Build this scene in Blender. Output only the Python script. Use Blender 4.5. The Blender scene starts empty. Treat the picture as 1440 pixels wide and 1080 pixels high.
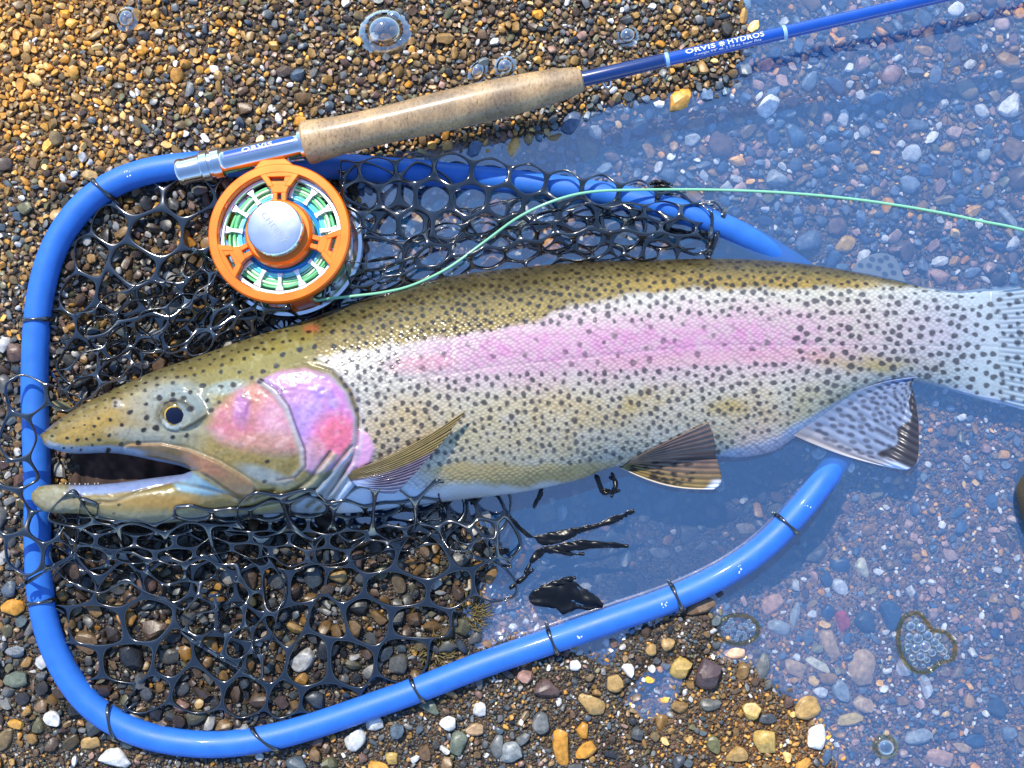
import bpy, bmesh, math, random
import numpy as np
from mathutils import Vector, Matrix

random.seed(7)
RNG = np.random.default_rng(11)
S = 0.0005          # metres per photo pixel at the water level
H = 0.8             # camera height above the water (m)
scene = bpy.context.scene
COL = scene.collection

# ------------------------------------------------------------------ camera, sky, sun, exposure
cam_data = bpy.data.cameras.new("camera")
cam = bpy.data.objects.new("camera", cam_data)
COL.objects.link(cam)
cam.location = (0, 0, H)
cam_data.sensor_width = 36.0
cam_data.lens = 36.0 * H / (1440 * S)
cam_data.clip_start = 0.01
cam_data.clip_end = 200.0
scene.camera = cam

SUN_DIR = Vector((-0.30, 0.80, 0.95)).normalized()     # towards the sun
SUN_EL = math.asin(SUN_DIR.z)
SUN_AZ = math.atan2(SUN_DIR.x, SUN_DIR.y)
world = bpy.data.worlds.new("World")
scene.world = world
world.use_nodes = True
wn = world.node_tree
for n in list(wn.nodes):
    wn.nodes.remove(n)
w_out = wn.nodes.new("ShaderNodeOutputWorld")
w_bg = wn.nodes.new("ShaderNodeBackground")
w_sky = wn.nodes.new("ShaderNodeTexSky")
w_sky.sky_type = 'NISHITA'
w_sky.sun_disc = False
w_sky.sun_elevation = SUN_EL
w_sky.sun_rotation = SUN_AZ
w_sky.air_density = 1.1
w_sky.dust_density = 0.1
w_sky.ozone_density = 5.0
w_bg.inputs["Strength"].default_value = 0.15
wn.links.new(w_sky.outputs[0], w_bg.inputs[0])
wn.links.new(w_bg.outputs[0], w_out.inputs[0])

sun_data = bpy.data.lights.new("sun", 'SUN')
sun_data.energy = 2.7
sun_data.angle = math.radians(0.8)
sun_data.color = (1.0, 0.92, 0.78)
sun = bpy.data.objects.new("sun", sun_data)
COL.objects.link(sun)
sun.rotation_euler = SUN_DIR.to_track_quat('Z', 'Y').to_euler()
sun.location = (-1, 2, 3)

scene.view_settings.view_transform = 'Standard'
scene.view_settings.look = 'None'
scene.view_settings.gamma = 1.0
scene.view_settings.use_curve_mapping = False
scene.view_settings.exposure = 0.9
scene.cycles.max_bounces = 8
scene.cycles.transparent_max_bounces = 12

# ------------------------------------------------------------------ helpers
def P(px, py, z=0.0):
    k = S * (H - z) / H
    return Vector(((px - 720) * k, (540 - py) * k, z))

def PA(px, py, z):
    k = S * (H - z) / H
    return np.stack([(px - 720) * k, (540 - py) * k, z], axis=-1)

def lin(c):
    c = np.asarray(c, dtype=float) / 255.0
    return np.where(c <= 0.04045, c / 12.92, ((c + 0.055) / 1.055) ** 2.4)

def sstep(a, b, x):
    t = np.clip((x - a) / (b - a + 1e-12), 0, 1)
    return t * t * (3 - 2 * t)

_LAT = np.random.default_rng(5).random((8, 256, 256))
def vnoise(x, y, scale, seed=0):
    x = np.asarray(x, float) / scale + 31.7 * seed
    y = np.asarray(y, float) / scale + 17.3 * seed
    xi = np.floor(x).astype(int); yi = np.floor(y).astype(int)
    fx = x - xi; fy = y - yi
    fx = fx * fx * (3 - 2 * fx); fy = fy * fy * (3 - 2 * fy)
    L = _LAT[seed % 8]
    a = L[yi % 256, xi % 256]; b = L[yi % 256, (xi + 1) % 256]
    c = L[(yi + 1) % 256, xi % 256]; d = L[(yi + 1) % 256, (xi + 1) % 256]
    return (a * (1 - fx) + b * fx) * (1 - fy) + (c * (1 - fx) + d * fx) * fy

def fbm(x, y, scale, seed=0, octs=3):
    s = 0; a = 1; t = 0
    for o in range(octs):
        s = s + a * vnoise(x, y, scale / 2 ** o, seed + o); t += a; a *= 0.5
    return s / t

def dist_poly(X, Y, pts):
    """distance to a polyline and its running parameter 0..1"""
    best = np.full(np.shape(X), 1e9); par = np.zeros(np.shape(X)); n = len(pts) - 1
    for i in range(n):
        (ax, ay), (bx, by) = pts[i], pts[i + 1]
        dx, dy = bx - ax, by - ay
        t = np.clip(((X - ax) * dx + (Y - ay) * dy) / (dx * dx + dy * dy + 1e-9), 0, 1)
        d = np.hypot(X - ax - t * dx, Y - ay - t * dy)
        m = d < best
        best = np.where(m, d, best); par = np.where(m, (i + t) / n, par)
    return best, par

def sd_poly(X, Y, pts):
    """signed distance to a closed polygon, positive inside"""
    d, _ = dist_poly(X, Y, list(pts) + [pts[0]])
    ins = np.zeros(np.shape(X), bool); n = len(pts)
    for i in range(n):
        (ax, ay), (bx, by) = pts[i], pts[(i + 1) % n]
        if ay == by: continue
        c = ((ay > Y) != (by > Y)) & (X < (bx - ax) * (Y - ay) / (by - ay) + ax)
        ins ^= c
    return np.where(ins, d, -d)

def interp(pts):
    xs = np.array([p[0] for p in pts], float); ys = np.array([p[1] for p in pts], float)
    return lambda x: np.interp(x, xs, ys)

def catmull(pts, n=8, closed=False):
    pts = [np.asarray(p, float) for p in pts]; out = []; m = len(pts)
    rng = range(m if closed else m - 1)
    for i in rng:
        if closed:
            p0, p1, p2, p3 = pts[(i - 1) % m], pts[i], pts[(i + 1) % m], pts[(i + 2) % m]
        else:
            p0, p1, p2, p3 = pts[max(i - 1, 0)], pts[i], pts[i + 1], pts[min(i + 2, m - 1)]
        for k in range(n):
            t = k / n
            out.append(0.5 * ((2 * p1) + (-p0 + p2) * t + (2 * p0 - 5 * p1 + 4 * p2 - p3) * t * t + (-p0 + 3 * p1 - 3 * p2 + p3) * t ** 3))
    if not closed: out.append(pts[-1])
    return out

def smooth_interp(pts):
    c = np.array(catmull(pts, 12))
    return lambda x: np.interp(x, c[:, 0], c[:, 1])

def tag(o, label=None, cat=None, group=None, kind=None):
    if label: o["label"] = label
    if cat: o["category"] = cat
    if group: o["group"] = group
    if kind: o["kind"] = kind
    return o

def link(name, me, mat=None, parent=None):
    o = bpy.data.objects.new(name, me)
    COL.objects.link(o)
    if mat is not None and me is not None and len(me.materials) == 0: me.materials.append(mat)
    if parent is not None: o.parent = parent
    return o

def empty(name, loc):
    o = bpy.data.objects.new(name, None)
    COL.objects.link(o); o.location = loc; o.empty_display_size = 0.02
    return o

def fast_mesh(name, V, F, col=None, smooth=True, uv=None):
    """V (n,3), F (m,k) all polygons of the same size"""
    V = np.asarray(V, np.float32); F = np.asarray(F, np.int32)
    me = bpy.data.meshes.new(name)
    k = F.shape[1]
    me.vertices.add(len(V)); me.vertices.foreach_set("co", V.ravel())
    me.loops.add(F.size); me.loops.foreach_set("vertex_index", F.ravel())
    me.polygons.add(len(F))
    me.polygons.foreach_set("loop_start", np.arange(0, F.size, k, dtype=np.int32))
    me.polygons.foreach_set("use_smooth", np.full(len(F), smooth))
    me.update(calc_edges=True)
    if col is not None:
        a = me.color_attributes.new("col", 'FLOAT_COLOR', 'POINT')
        c = np.ones((len(V), 4), np.float32); c[:, :col.shape[1]] = col
        a.data.foreach_set("color", c.ravel())
    if uv is not None:
        u = me.uv_layers.new(name="UVMap")
        u.data.foreach_set("uv", np.asarray(uv, np.float32)[F.ravel()].ravel())
    me.validate()
    return me

def py_mesh(name, V, F, smooth=True):
    me = bpy.data.meshes.new(name)
    me.from_pydata([tuple(v) for v in V], [], [tuple(f) for f in F])
    me.update()
    if smooth:
        me.polygons.foreach_set("use_smooth", np.ones(len(me.polygons), bool))
    return me

class MB:
    """collects simple shapes into one mesh"""
    def __init__(self): self.V = []; self.F = []
    def add(self, V, F):
        b = len(self.V)
        self.V += [tuple(v) for v in V]; self.F += [tuple(i + b for i in f) for f in F]
        return self
    def build(self, name, mat, parent=None, smooth=True, bevel=0.0, sharp=None):
        me = py_mesh(name, self.V, self.F, smooth)
        o = link(name, me, mat, parent)
        if bevel > 0:
            m = o.modifiers.new("bevel", 'BEVEL'); m.width = bevel; m.segments = 2; m.limit_method = 'ANGLE'; m.angle_limit = math.radians(40)
        if sharp:
            me.set_sharp_from_angle(angle=math.radians(sharp))
        return o

def tube(path, rad, n=12, closed=False, cap=True):
    path = [Vector(p) for p in path]; m = len(path)
    rad = [rad] * m if np.isscalar(rad) else list(rad)
    V = []; F = []
    up = Vector((0, 0, 1))
    for i, p in enumerate(path):
        if closed: t = path[(i + 1) % m] - path[(i - 1) % m]
        else: t = path[min(i + 1, m - 1)] - path[max(i - 1, 0)]
        t.normalize()
        a = t.cross(up)
        if a.length < 1e-4: a = t.cross(Vector((1, 0, 0)))
        a.normalize(); b = a.cross(t).normalized()
        for k in range(n):
            an = 2 * math.pi * k / n
            V.append(p + (a * math.cos(an) + b * math.sin(an)) * rad[i])
    for i in range(m if closed else m - 1):
        j = (i + 1) % m
        for k in range(n):
            F.append((i * n + k, i * n + (k + 1) % n, j * n + (k + 1) % n, j * n + k))
    if cap and not closed:
        F.append(tuple(range(n - 1, -1, -1))); F.append(tuple((m - 1) * n + k for k in range(n)))
    return V, F

def lathe(profile, A, B, n=48, closed=False):
    """profile: (distance along A->B in metres, radius)"""
    A = Vector(A); B = Vector(B); t = (B - A).normalized()
    a = t.cross(Vector((0, 0, 1)))
    if a.length < 1e-4: a = Vector((1, 0, 0))
    a.normalize(); b = a.cross(t)
    V = []; F = []; m = len(profile)
    for (d, r) in profile:
        for k in range(n):
            an = 2 * math.pi * k / n
            V.append(A + t * d + (a * math.cos(an) + b * math.sin(an)) * r)
    for i in range(m if closed else m - 1):
        j = (i + 1) % m
        for k in range(n):
            F.append((i * n + k, i * n + (k + 1) % n, j * n + (k + 1) % n, j * n + k))
    if not closed:
        if profile[0][1] > 1e-6: F.append(tuple(range(n - 1, -1, -1)))
        if profile[-1][1] > 1e-6: F.append(tuple((m - 1) * n + k for k in range(n)))
    return V, F

def prism(poly, z0, z1):
    n = len(poly)
    V = [(x, y, z0) for x, y in poly] + [(x, y, z1) for x, y in poly]
    F = [tuple(range(n - 1, -1, -1)), tuple(range(n, 2 * n))]
    F += [(i, (i + 1) % n, n + (i + 1) % n, n + i) for i in range(n)]
    return V, F

# ------------------------------------------------------------------ materials
def new_mat(name):
    m = bpy.data.materials.new(name); m.use_nodes = True
    nt = m.node_tree
    bs = nt.nodes["Principled BSDF"]
    return m, nt, bs

def simple(name, col, rough=0.4, metal=0.0, coat=0.0, spec=0.5, var=0.0, vscale=200.0, bump=0.0, bscale=400.0, rvar=0.0):
    m, nt, bs = new_mat(name)
    bs.inputs["Base Color"].default_value = (*col, 1)
    bs.inputs["Roughness"].default_value = rough
    bs.inputs["Metallic"].default_value = metal
    bs.inputs["Coat Weight"].default_value = coat
    bs.inputs["Coat Roughness"].default_value = 0.06
    bs.inputs["Specular IOR Level"].default_value = spec
    tc = nt.nodes.new("ShaderNodeTexCoord")
    if var > 0 or rvar > 0:
        nz = nt.nodes.new("ShaderNodeTexNoise"); nz.inputs["Scale"].default_value = vscale; nz.inputs["Detail"].default_value = 5
        nt.links.new(tc.outputs["Object"], nz.inputs["Vector"])
        if var > 0:
            mr = nt.nodes.new("ShaderNodeMapRange")
            mr.inputs["To Min"].default_value = 1 - var; mr.inputs["To Max"].default_value = 1 + var
            nt.links.new(nz.outputs["Fac"], mr.inputs["Value"])
            mx = nt.nodes.new("ShaderNodeMix"); mx.data_type = 'RGBA'; mx.blend_type = 'MULTIPLY'
            mx.inputs["Factor"].default_value = 1.0
            mx.inputs["A"].default_value = (*col, 1)
            nt.links.new(mr.outputs["Result"], mx.inputs["B"])
            nt.links.new(mx.outputs["Result"], bs.inputs["Base Color"])
        if rvar > 0:
            mr2 = nt.nodes.new("ShaderNodeMapRange")
            mr2.inputs["To Min"].default_value = max(0.02, rough - rvar); mr2.inputs["To Max"].default_value = rough + rvar
            nt.links.new(nz.outputs["Fac"], mr2.inputs["Value"])
            nt.links.new(mr2.outputs["Result"], bs.inputs["Roughness"])
    if bump > 0:
        nb = nt.nodes.new("ShaderNodeTexNoise"); nb.inputs["Scale"].default_value = bscale; nb.inputs["Detail"].default_value = 4
        nt.links.new(tc.outputs["Object"], nb.inputs["Vector"])
        bp = nt.nodes.new("ShaderNodeBump"); bp.inputs["Strength"].default_value = bump; bp.inputs["Distance"].default_value = 0.0006
        nt.links.new(nb.outputs["Fac"], bp.inputs["Height"]); nt.links.new(bp.outputs["Normal"], bs.inputs["Normal"])
    return m

def stone_mat(name, per_object):
    m, nt, bs = new_mat(name)
    if per_object:
        src = nt.nodes.new("ShaderNodeObjectInfo"); csock = src.outputs["Color"]
    else:
        src = nt.nodes.new("ShaderNodeAttribute"); src.attribute_name = "col"; csock = src.outputs["Color"]
    geo = nt.nodes.new("ShaderNodeNewGeometry")
    n1 = nt.nodes.new("ShaderNodeTexNoise"); n1.inputs["Scale"].default_value = 260; n1.inputs["Detail"].default_value = 6; n1.inputs["Roughness"].default_value = 0.65
    nt.links.new(geo.outputs["Position"], n1.inputs["Vector"])
    mr = nt.nodes.new("ShaderNodeMapRange"); mr.inputs["From Min"].default_value = 0.3; mr.inputs["From Max"].default_value = 0.7
    mr.inputs["To Min"].default_value = 0.55; mr.inputs["To Max"].default_value = 1.4
    nt.links.new(n1.outputs["Fac"], mr.inputs["Value"])
    mx = nt.nodes.new("ShaderNodeMix"); mx.data_type = 'RGBA'; mx.blend_type = 'MULTIPLY'; mx.inputs["Factor"].default_value = 1
    nt.links.new(csock, mx.inputs["A"]); nt.links.new(mr.outputs["Result"], mx.inputs["B"])
    # pale mineral flecks
    vo = nt.nodes.new("ShaderNodeTexNoise"); vo.inputs["Scale"].default_value = 1500; vo.inputs["Detail"].default_value = 2
    nt.links.new(geo.outputs["Position"], vo.inputs["Vector"])
    fr = nt.nodes.new("ShaderNodeMapRange"); fr.inputs["From Min"].default_value = 0.62; fr.inputs["From Max"].default_value = 0.75
    fr.inputs["To Min"].default_value = 0.0; fr.inputs["To Max"].default_value = 0.35
    nt.links.new(vo.outputs["Fac"], fr.inputs["Value"])
    m2 = nt.nodes.new("ShaderNodeMix"); m2.data_type = 'RGBA'
    nt.links.new(fr.outputs["Result"], m2.inputs["Factor"]); nt.links.new(mx.outputs["Result"], m2.inputs["A"])
    m2.inputs["B"].default_value = (0.42, 0.38, 0.32, 1)
    nt.links.new(m2.outputs["Result"], bs.inputs["Base Color"])
    bs.inputs["Roughness"].default_value = 0.38
    bs.inputs["Specular IOR Level"].default_value = 0.55
    bp = nt.nodes.new("ShaderNodeBump"); bp.inputs["Strength"].default_value = 0.5; bp.inputs["Distance"].default_value = 0.0006
    nt.links.new(n1.outputs["Fac"], bp.inputs["Height"]); nt.links.new(bp.outputs["Normal"], bs.inputs["Normal"])
    return m

MAT_STONE = stone_mat("loose stone", True)
MAT_GRAVEL = stone_mat("gravel grains", False)

def bed_mat():
    m, nt, bs = new_mat("sandy bed")
    at = nt.nodes.new("ShaderNodeAttribute"); at.attribute_name = "col"
    geo = nt.nodes.new("ShaderNodeNewGeometry")
    vo = nt.nodes.new("ShaderNodeTexVoronoi"); vo.inputs["Scale"].default_value = 620
    nt.links.new(geo.outputs["Position"], vo.inputs["Vector"])
    hs = nt.nodes.new("ShaderNodeSeparateColor"); nt.links.new(vo.outputs["Color"], hs.inputs[0])
    cr = nt.nodes.new("ShaderNodeValToRGB")
    el = cr.color_ramp.elements
    el[0].position = 0.0; el[0].color = (0.25, 0.22, 0.2, 1)
    el[1].position = 1.0; el[1].color = (2.6, 2.4, 2.2, 1)
    for p, c in ((0.3, (0.7, 0.62, 0.5, 1)), (0.55, (1.1, 0.8, 0.5, 1)), (0.75, (0.8, 0.95, 1.15, 1)), (0.9, (1.6, 1.3, 1.0, 1))):
        e = el.new(p); e.color = c
    cr.color_ramp.interpolation = 'CONSTANT'
    nt.links.new(hs.outputs[0], cr.inputs["Fac"])
    mx = nt.nodes.new("ShaderNodeMix"); mx.data_type = 'RGBA'; mx.blend_type = 'MULTIPLY'; mx.inputs["Factor"].default_value = 1
    nt.links.new(at.outputs["Color"], mx.inputs["A"]); nt.links.new(cr.outputs["Color"], mx.inputs["B"])
    nt.links.new(mx.outputs["Result"], bs.inputs["Base Color"])
    bs.inputs["Roughness"].default_value = 0.5
    bp = nt.nodes.new("ShaderNodeBump"); bp.inputs["Strength"].default_value = 0.9; bp.inputs["Distance"].default_value = 0.001
    bp.invert = True
    nt.links.new(vo.outputs["Distance"], bp.inputs["Height"]); nt.links.new(bp.outputs["Normal"], bs.inputs["Normal"])
    return m
MAT_BED = bed_mat()

def fresnel_fac(nt, r0, normal=None):
    """Schlick reflectance, the same from both sides"""
    lw = nt.nodes.new("ShaderNodeLayerWeight"); lw.inputs["Blend"].default_value = 0.5
    if normal is not None: nt.links.new(normal, lw.inputs["Normal"])
    pw = nt.nodes.new("ShaderNodeMath"); pw.operation = 'POWER'; pw.inputs[1].default_value = 4.0
    nt.links.new(lw.outputs["Facing"], pw.inputs[0])
    mr = nt.nodes.new("ShaderNodeMapRange"); mr.inputs["To Min"].default_value = r0; mr.inputs["To Max"].default_value = 0.95
    nt.links.new(pw.outputs[0], mr.inputs["Value"])
    return mr.outputs["Result"]

def water_mat():
    m = bpy.data.materials.new("still water"); m.use_nodes = True
    nt = m.node_tree
    for n in list(nt.nodes): nt.nodes.remove(n)
    out = nt.nodes.new("ShaderNodeOutputMaterial")
    tr = nt.nodes.new("ShaderNodeBsdfTransparent"); tr.inputs["Color"].default_value = (0.95, 0.98, 1.0, 1)
    gl = nt.nodes.new("ShaderNodeBsdfGlossy"); gl.inputs["Roughness"].default_value = 0.02
    df = nt.nodes.new("ShaderNodeBsdfDiffuse"); df.inputs["Color"].default_value = (0.01, 0.32, 1.0, 1)  # blue diffuse share, paints extra sky reflection over the water
    sky_veil = nt.nodes.new("ShaderNodeMixShader"); sky_veil.inputs[0].default_value = SKY_VEIL
    mx = nt.nodes.new("ShaderNodeMixShader")
    geo = nt.nodes.new("ShaderNodeNewGeometry")
    nz = nt.nodes.new("ShaderNodeTexNoise"); nz.inputs["Scale"].default_value = 22; nz.inputs["Detail"].default_value = 2
    nt.links.new(geo.outputs["Position"], nz.inputs["Vector"])
    bp = nt.nodes.new("ShaderNodeBump"); bp.inputs["Strength"].default_value = 0.25; bp.inputs["Distance"].default_value = 0.004
    nt.links.new(nz.outputs["Fac"], bp.inputs["Height"])
    nt.links.new(bp.outputs["Normal"], gl.inputs["Normal"])
    nt.links.new(tr.outputs[0], sky_veil.inputs[1]); nt.links.new(df.outputs[0], sky_veil.inputs[2])
    nt.links.new(fresnel_fac(nt, WATER_R0), mx.inputs[0]); nt.links.new(sky_veil.outputs[0], mx.inputs[1]); nt.links.new(gl.outputs[0], mx.inputs[2])
    nt.links.new(mx.outputs[0], out.inputs["Surface"])
    return m
SKY_VEIL = 0.11; WATER_R0 = 0.35
MAT_WATER = water_mat()

def bubble_mat(name, r0, tint):
    m = bpy.data.materials.new(name); m.use_nodes = True
    nt = m.node_tree
    for n in list(nt.nodes): nt.nodes.remove(n)
    out = nt.nodes.new("ShaderNodeOutputMaterial")
    tr = nt.nodes.new("ShaderNodeBsdfTransparent"); tr.inputs["Color"].default_value = (*tint, 1)
    gl = nt.nodes.new("ShaderNodeBsdfGlossy"); gl.inputs["Roughness"].default_value = 0.03
    mx = nt.nodes.new("ShaderNodeMixShader")
    nt.links.new(fresnel_fac(nt, r0), mx.inputs[0]); nt.links.new(tr.outputs[0], mx.inputs[1]); nt.links.new(gl.outputs[0], mx.inputs[2])
    nt.links.new(mx.outputs[0], out.inputs["Surface"])
    return m
MAT_BUBBLE = bubble_mat("bubble film", 0.48, (0.95, 0.96, 0.97))
MAT_MENISCUS = bubble_mat("amber meniscus", 0.10, (0.86, 0.70, 0.40))

MAT_RIM = simple("blue anodised rim", (0.026, 0.165, 0.62), rough=0.5, coat=0.05, var=0.22, vscale=90, rvar=0.12, bump=0.12, bscale=700)
MAT_NET = simple("black wet rubber", (0.005, 0.006, 0.009), rough=0.2, spec=0.7, coat=1.0, var=0.2)
MAT_NET.node_tree.nodes["Principled BSDF"].inputs["Coat IOR"].default_value = 1.75
MAT_PRINT = simple("white print", (0.78, 0.8, 0.84), rough=0.5)
MAT_BLANK = simple("blue lacquered blank", (0.006, 0.075, 0.42), rough=0.22, coat=0.8, var=0.15, vscale=120)
MAT_WRAP = simple("dark blue thread winding", (0.004, 0.03, 0.16), rough=0.3, coat=0.8, var=0.3, vscale=500)
MAT_TRIM = simple("pale trim ring", (0.35, 0.55, 0.78), rough=0.35)
MAT_SILVER = simple("brushed silver", (0.78, 0.79, 0.82), rough=0.17, metal=1.0, rvar=0.05, vscale=90)
MAT_SPOOL = simple("silver spool", (0.84, 0.85, 0.88), rough=0.3, metal=0.85)
MAT_ORANGE = simple("orange anodised metal", (0.90, 0.175, 0.004), rough=0.3, metal=0.3, coat=0.25, var=0.2, vscale=70, rvar=0.06)
MAT_DARK = simple("dark recess", (0.02, 0.02, 0.024), rough=0.5)
MAT_ENGRAVE = simple("grey engraving", (0.30, 0.34, 0.40), rough=0.5)
MAT_LINE = simple("mint fly line", (0.26, 0.62, 0.38), rough=0.3, coat=0.3)
MAT_LINE_G = simple("green line turns", (0.16, 0.66, 0.28), rough=0.35, coat=0.3)
MAT_LINE_P = simple("pale green line turns", (0.68, 0.92, 0.66), rough=0.35, coat=0.3)
MAT_LINE_B = simple("blue line turns", (0.03, 0.36, 0.90), rough=0.35, coat=0.3)
MAT_LINE_C = simple("turquoise line turns", (0.16, 0.75, 0.90), rough=0.35, coat=0.3)

def cork_mat():
    m, nt, bs = new_mat("handled cork")
    tc = nt.nodes.new("ShaderNodeTexCoord")
    mp = nt.nodes.new("ShaderNodeMapping"); mp.inputs["Rotation"].default_value = (0, 0, math.radians(-13)); mp.inputs["Scale"].default_value = (1, 0.5, 0.7)
    nt.links.new(tc.outputs["Object"], mp.inputs["Vector"])
    n1 = nt.nodes.new("ShaderNodeTexNoise"); n1.inputs["Scale"].default_value = 620; n1.inputs["Detail"].default_value = 6; n1.inputs["Roughness"].default_value = 0.7
    nt.links.new(mp.outputs["Vector"], n1.inputs["Vector"])
    n2 = nt.nodes.new("ShaderNodeTexNoise"); n2.inputs["Scale"].default_value = 40; n2.inputs["Detail"].default_value = 4
    nt.links.new(tc.outputs["Object"], n2.inputs["Vector"])
    cr = nt.nodes.new("ShaderNodeValToRGB"); el = cr.color_ramp.elements
    el[0].position = 0.30; el[0].color = (0.10, 0.06, 0.035, 1)
    el[1].position = 0.72; el[1].color = (0.66, 0.46, 0.25, 1)
    e = el.new(0.42); e.color = (0.46, 0.29, 0.14, 1)
    e = el.new(0.55); e.color = (0.58, 0.38, 0.19, 1)
    nt.links.new(n1.outputs["Fac"], cr.inputs["Fac"])
    mr = nt.nodes.new("ShaderNodeMapRange"); mr.inputs["From Min"].default_value = 0.35; mr.inputs["From Max"].default_value = 0.65
    nt.links.new(n2.outputs["Fac"], mr.inputs["Value"])
    mx = nt.nodes.new("ShaderNodeMix"); mx.data_type = 'RGBA'; mx.blend_type = 'MULTIPLY'
    nt.links.new(mr.outputs["Result"], mx.inputs["Factor"]); nt.links.new(cr.outputs["Color"], mx.inputs["A"])
    mx.inputs["B"].default_value = (0.48, 0.50, 0.58, 1)
    nt.links.new(mx.outputs["Result"], bs.inputs["Base Color"])
    bs.inputs["Roughness"].default_value = 0.4; bs.inputs["Coat Weight"].default_value = 0.35; bs.inputs["Coat Roughness"].default_value = 0.2
    bp = nt.nodes.new("ShaderNodeBump"); bp.inputs["Strength"].default_value = 0.5; bp.inputs["Distance"].default_value = 0.0007
    nt.links.new(n1.outputs["Fac"], bp.inputs["Height"]); nt.links.new(bp.outputs["Normal"], bs.inputs["Normal"])
    return m
MAT_CORK = cork_mat()

def fish_mat(name, scales=True, rough=0.30, alpha=1.0):
    m, nt, bs = new_mat(name)
    at = nt.nodes.new("ShaderNodeAttribute"); at.attribute_name = "col"
    bs.inputs["Roughness"].default_value = rough
    bs.inputs["Specular IOR Level"].default_value = 0.4
    bs.inputs["Coat Weight"].default_value = 0.30; bs.inputs["Coat Roughness"].default_value = 0.07
    bs.inputs["Subsurface Weight"].default_value = 0.0
    col = at.outputs["Color"]
    if scales:
        uv = nt.nodes.new("ShaderNodeUVMap"); uv.uv_map = "UVMap"
        ds = []
        for off in (0.0, 0.5):      # two offset lattices = staggered rows of scales
            mp = nt.nodes.new("ShaderNodeMapping"); mp.inputs["Scale"].default_value = (1 / 9.6, 1 / 6.4, 1); mp.inputs["Location"].default_value = (off, off, 0)
            nt.links.new(uv.outputs["UV"], mp.inputs["Vector"])
            vo = nt.nodes.new("ShaderNodeTexVoronoi"); vo.voronoi_dimensions = '2D'; vo.inputs["Scale"].default_value = 1.0; vo.inputs["Randomness"].default_value = 0.46
            nt.links.new(mp.outputs["Vector"], vo.inputs["Vector"]); ds.append(vo.outputs["Distance"])
        mn = nt.nodes.new("ShaderNodeMath"); mn.operation = 'MINIMUM'
        nt.links.new(ds[0], mn.inputs[0]); nt.links.new(ds[1], mn.inputs[1])
        # only where the alpha of the colour attribute says the skin is scaled
        mul = nt.nodes.new("ShaderNodeMath"); mul.operation = 'MULTIPLY'
        nt.links.new(mn.outputs[0], mul.inputs[0]); nt.links.new(at.outputs["Alpha"], mul.inputs[1])
        bp = nt.nodes.new("ShaderNodeBump"); bp.inputs["Strength"].default_value = 0.55; bp.inputs["Distance"].default_value = 0.0009; bp.invert = True
        nt.links.new(mul.outputs[0], bp.inputs["Height"]); nt.links.new(bp.outputs["Normal"], bs.inputs["Normal"]); nt.links.new(bp.outputs["Normal"], bs.inputs["Coat Normal"])
        mr = nt.nodes.new("ShaderNodeMapRange"); mr.inputs["From Min"].default_value = 0.1; mr.inputs["From Max"].default_value = 0.5
        mr.inputs["To Min"].default_value = 1.12; mr.inputs["To Max"].default_value = 0.66
        nt.links.new(mul.outputs[0], mr.inputs["Value"])
        mx = nt.nodes.new("ShaderNodeMix"); mx.data_type = 'RGBA'; mx.blend_type = 'MULTIPLY'; mx.inputs["Factor"].default_value = 1
        nt.links.new(col, mx.inputs["A"]); nt.links.new(mr.outputs["Result"], mx.inputs["B"])
        col = mx.outputs["Result"]
    nt.links.new(col, bs.inputs["Base Color"])
    if alpha < 1: bs.inputs["Alpha"].default_value = alpha
    return m
MAT_FISH = fish_mat("trout skin")
MAT_FIN = fish_mat("fin membrane", scales=False, rough=0.3)
MAT_MOUTH = fish_mat("mouth lining", scales=False, rough=0.65); MAT_MOUTH.node_tree.nodes['Principled BSDF'].inputs['Coat Weight'].default_value = 0.0; MAT_MOUTH.node_tree.nodes['Principled BSDF'].inputs['Specular IOR Level'].default_value = 0.2
MAT_EYE = fish_mat("wet eye", scales=False, rough=0.08)

# ------------------------------------------------------------------ outlines of the trout (photo pixels)
TOP_PTS = [(48, 618), (57, 611), (72, 598), (85, 588), (110, 573), (132, 561), (163, 546), (193, 532), (227, 518), (260, 507), (300, 493), (340, 479), (383, 465),
           (430, 450), (460, 439), (490, 428), (520, 418), (560, 405), (600, 395), (647, 386), (700, 379), (740, 375), (813, 368), (880, 366), (947, 364), (1000, 363), (1050, 364),
           (1100, 367), (1150, 373), (1200, 381), (1250, 391), (1300, 402), (1345, 409), (1400, 403), (1500, 392)]
BOT_PTS = [(44, 702), (52, 712), (68, 721), (97, 722), (123, 724), (152, 731), (190, 738), (230, 736), (300, 729), (350, 725), (400, 722), (450, 722), (500, 721), (540, 716), (587, 711),
           (647, 703), (700, 697), (747, 690), (813, 675), (843, 663), (870, 656), (920, 652), (960, 648), (1008, 643), (1047, 643), (1087, 635), (1113, 619), (1150, 594), (1192, 563),
           (1230, 546), (1280, 537), (1300, 539), (1330, 547), (1360, 556), (1400, 567), (1500, 592)]
LIPU_PTS = [(48, 612), (57, 614), (62, 625), (74, 632), (103, 638), (152, 637), (186, 641), (219, 648), (252, 655), (270, 662)]
LIPL_PTS = [(44, 694), (50, 688), (59, 683), (85, 681), (119, 682), (163, 679), (208, 673), (252, 667), (270, 662)]
f_top = smooth_interp(TOP_PTS); f_bot = smooth_interp(BOT_PTS); f_lipu = smooth_interp(LIPU_PTS); f_lipl = smooth_interp(LIPL_PTS)
f_mid = smooth_interp([(40, 0.034), (150, 0.033), (300, 0.030), (450, 0.024), (600, 0.013), (760, 0.005), (950, 0.000), (1150, -0.003), (1300, -0.003), (1420, -0.0012), (1500, 0.0005), (1650, 0.001)])
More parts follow.
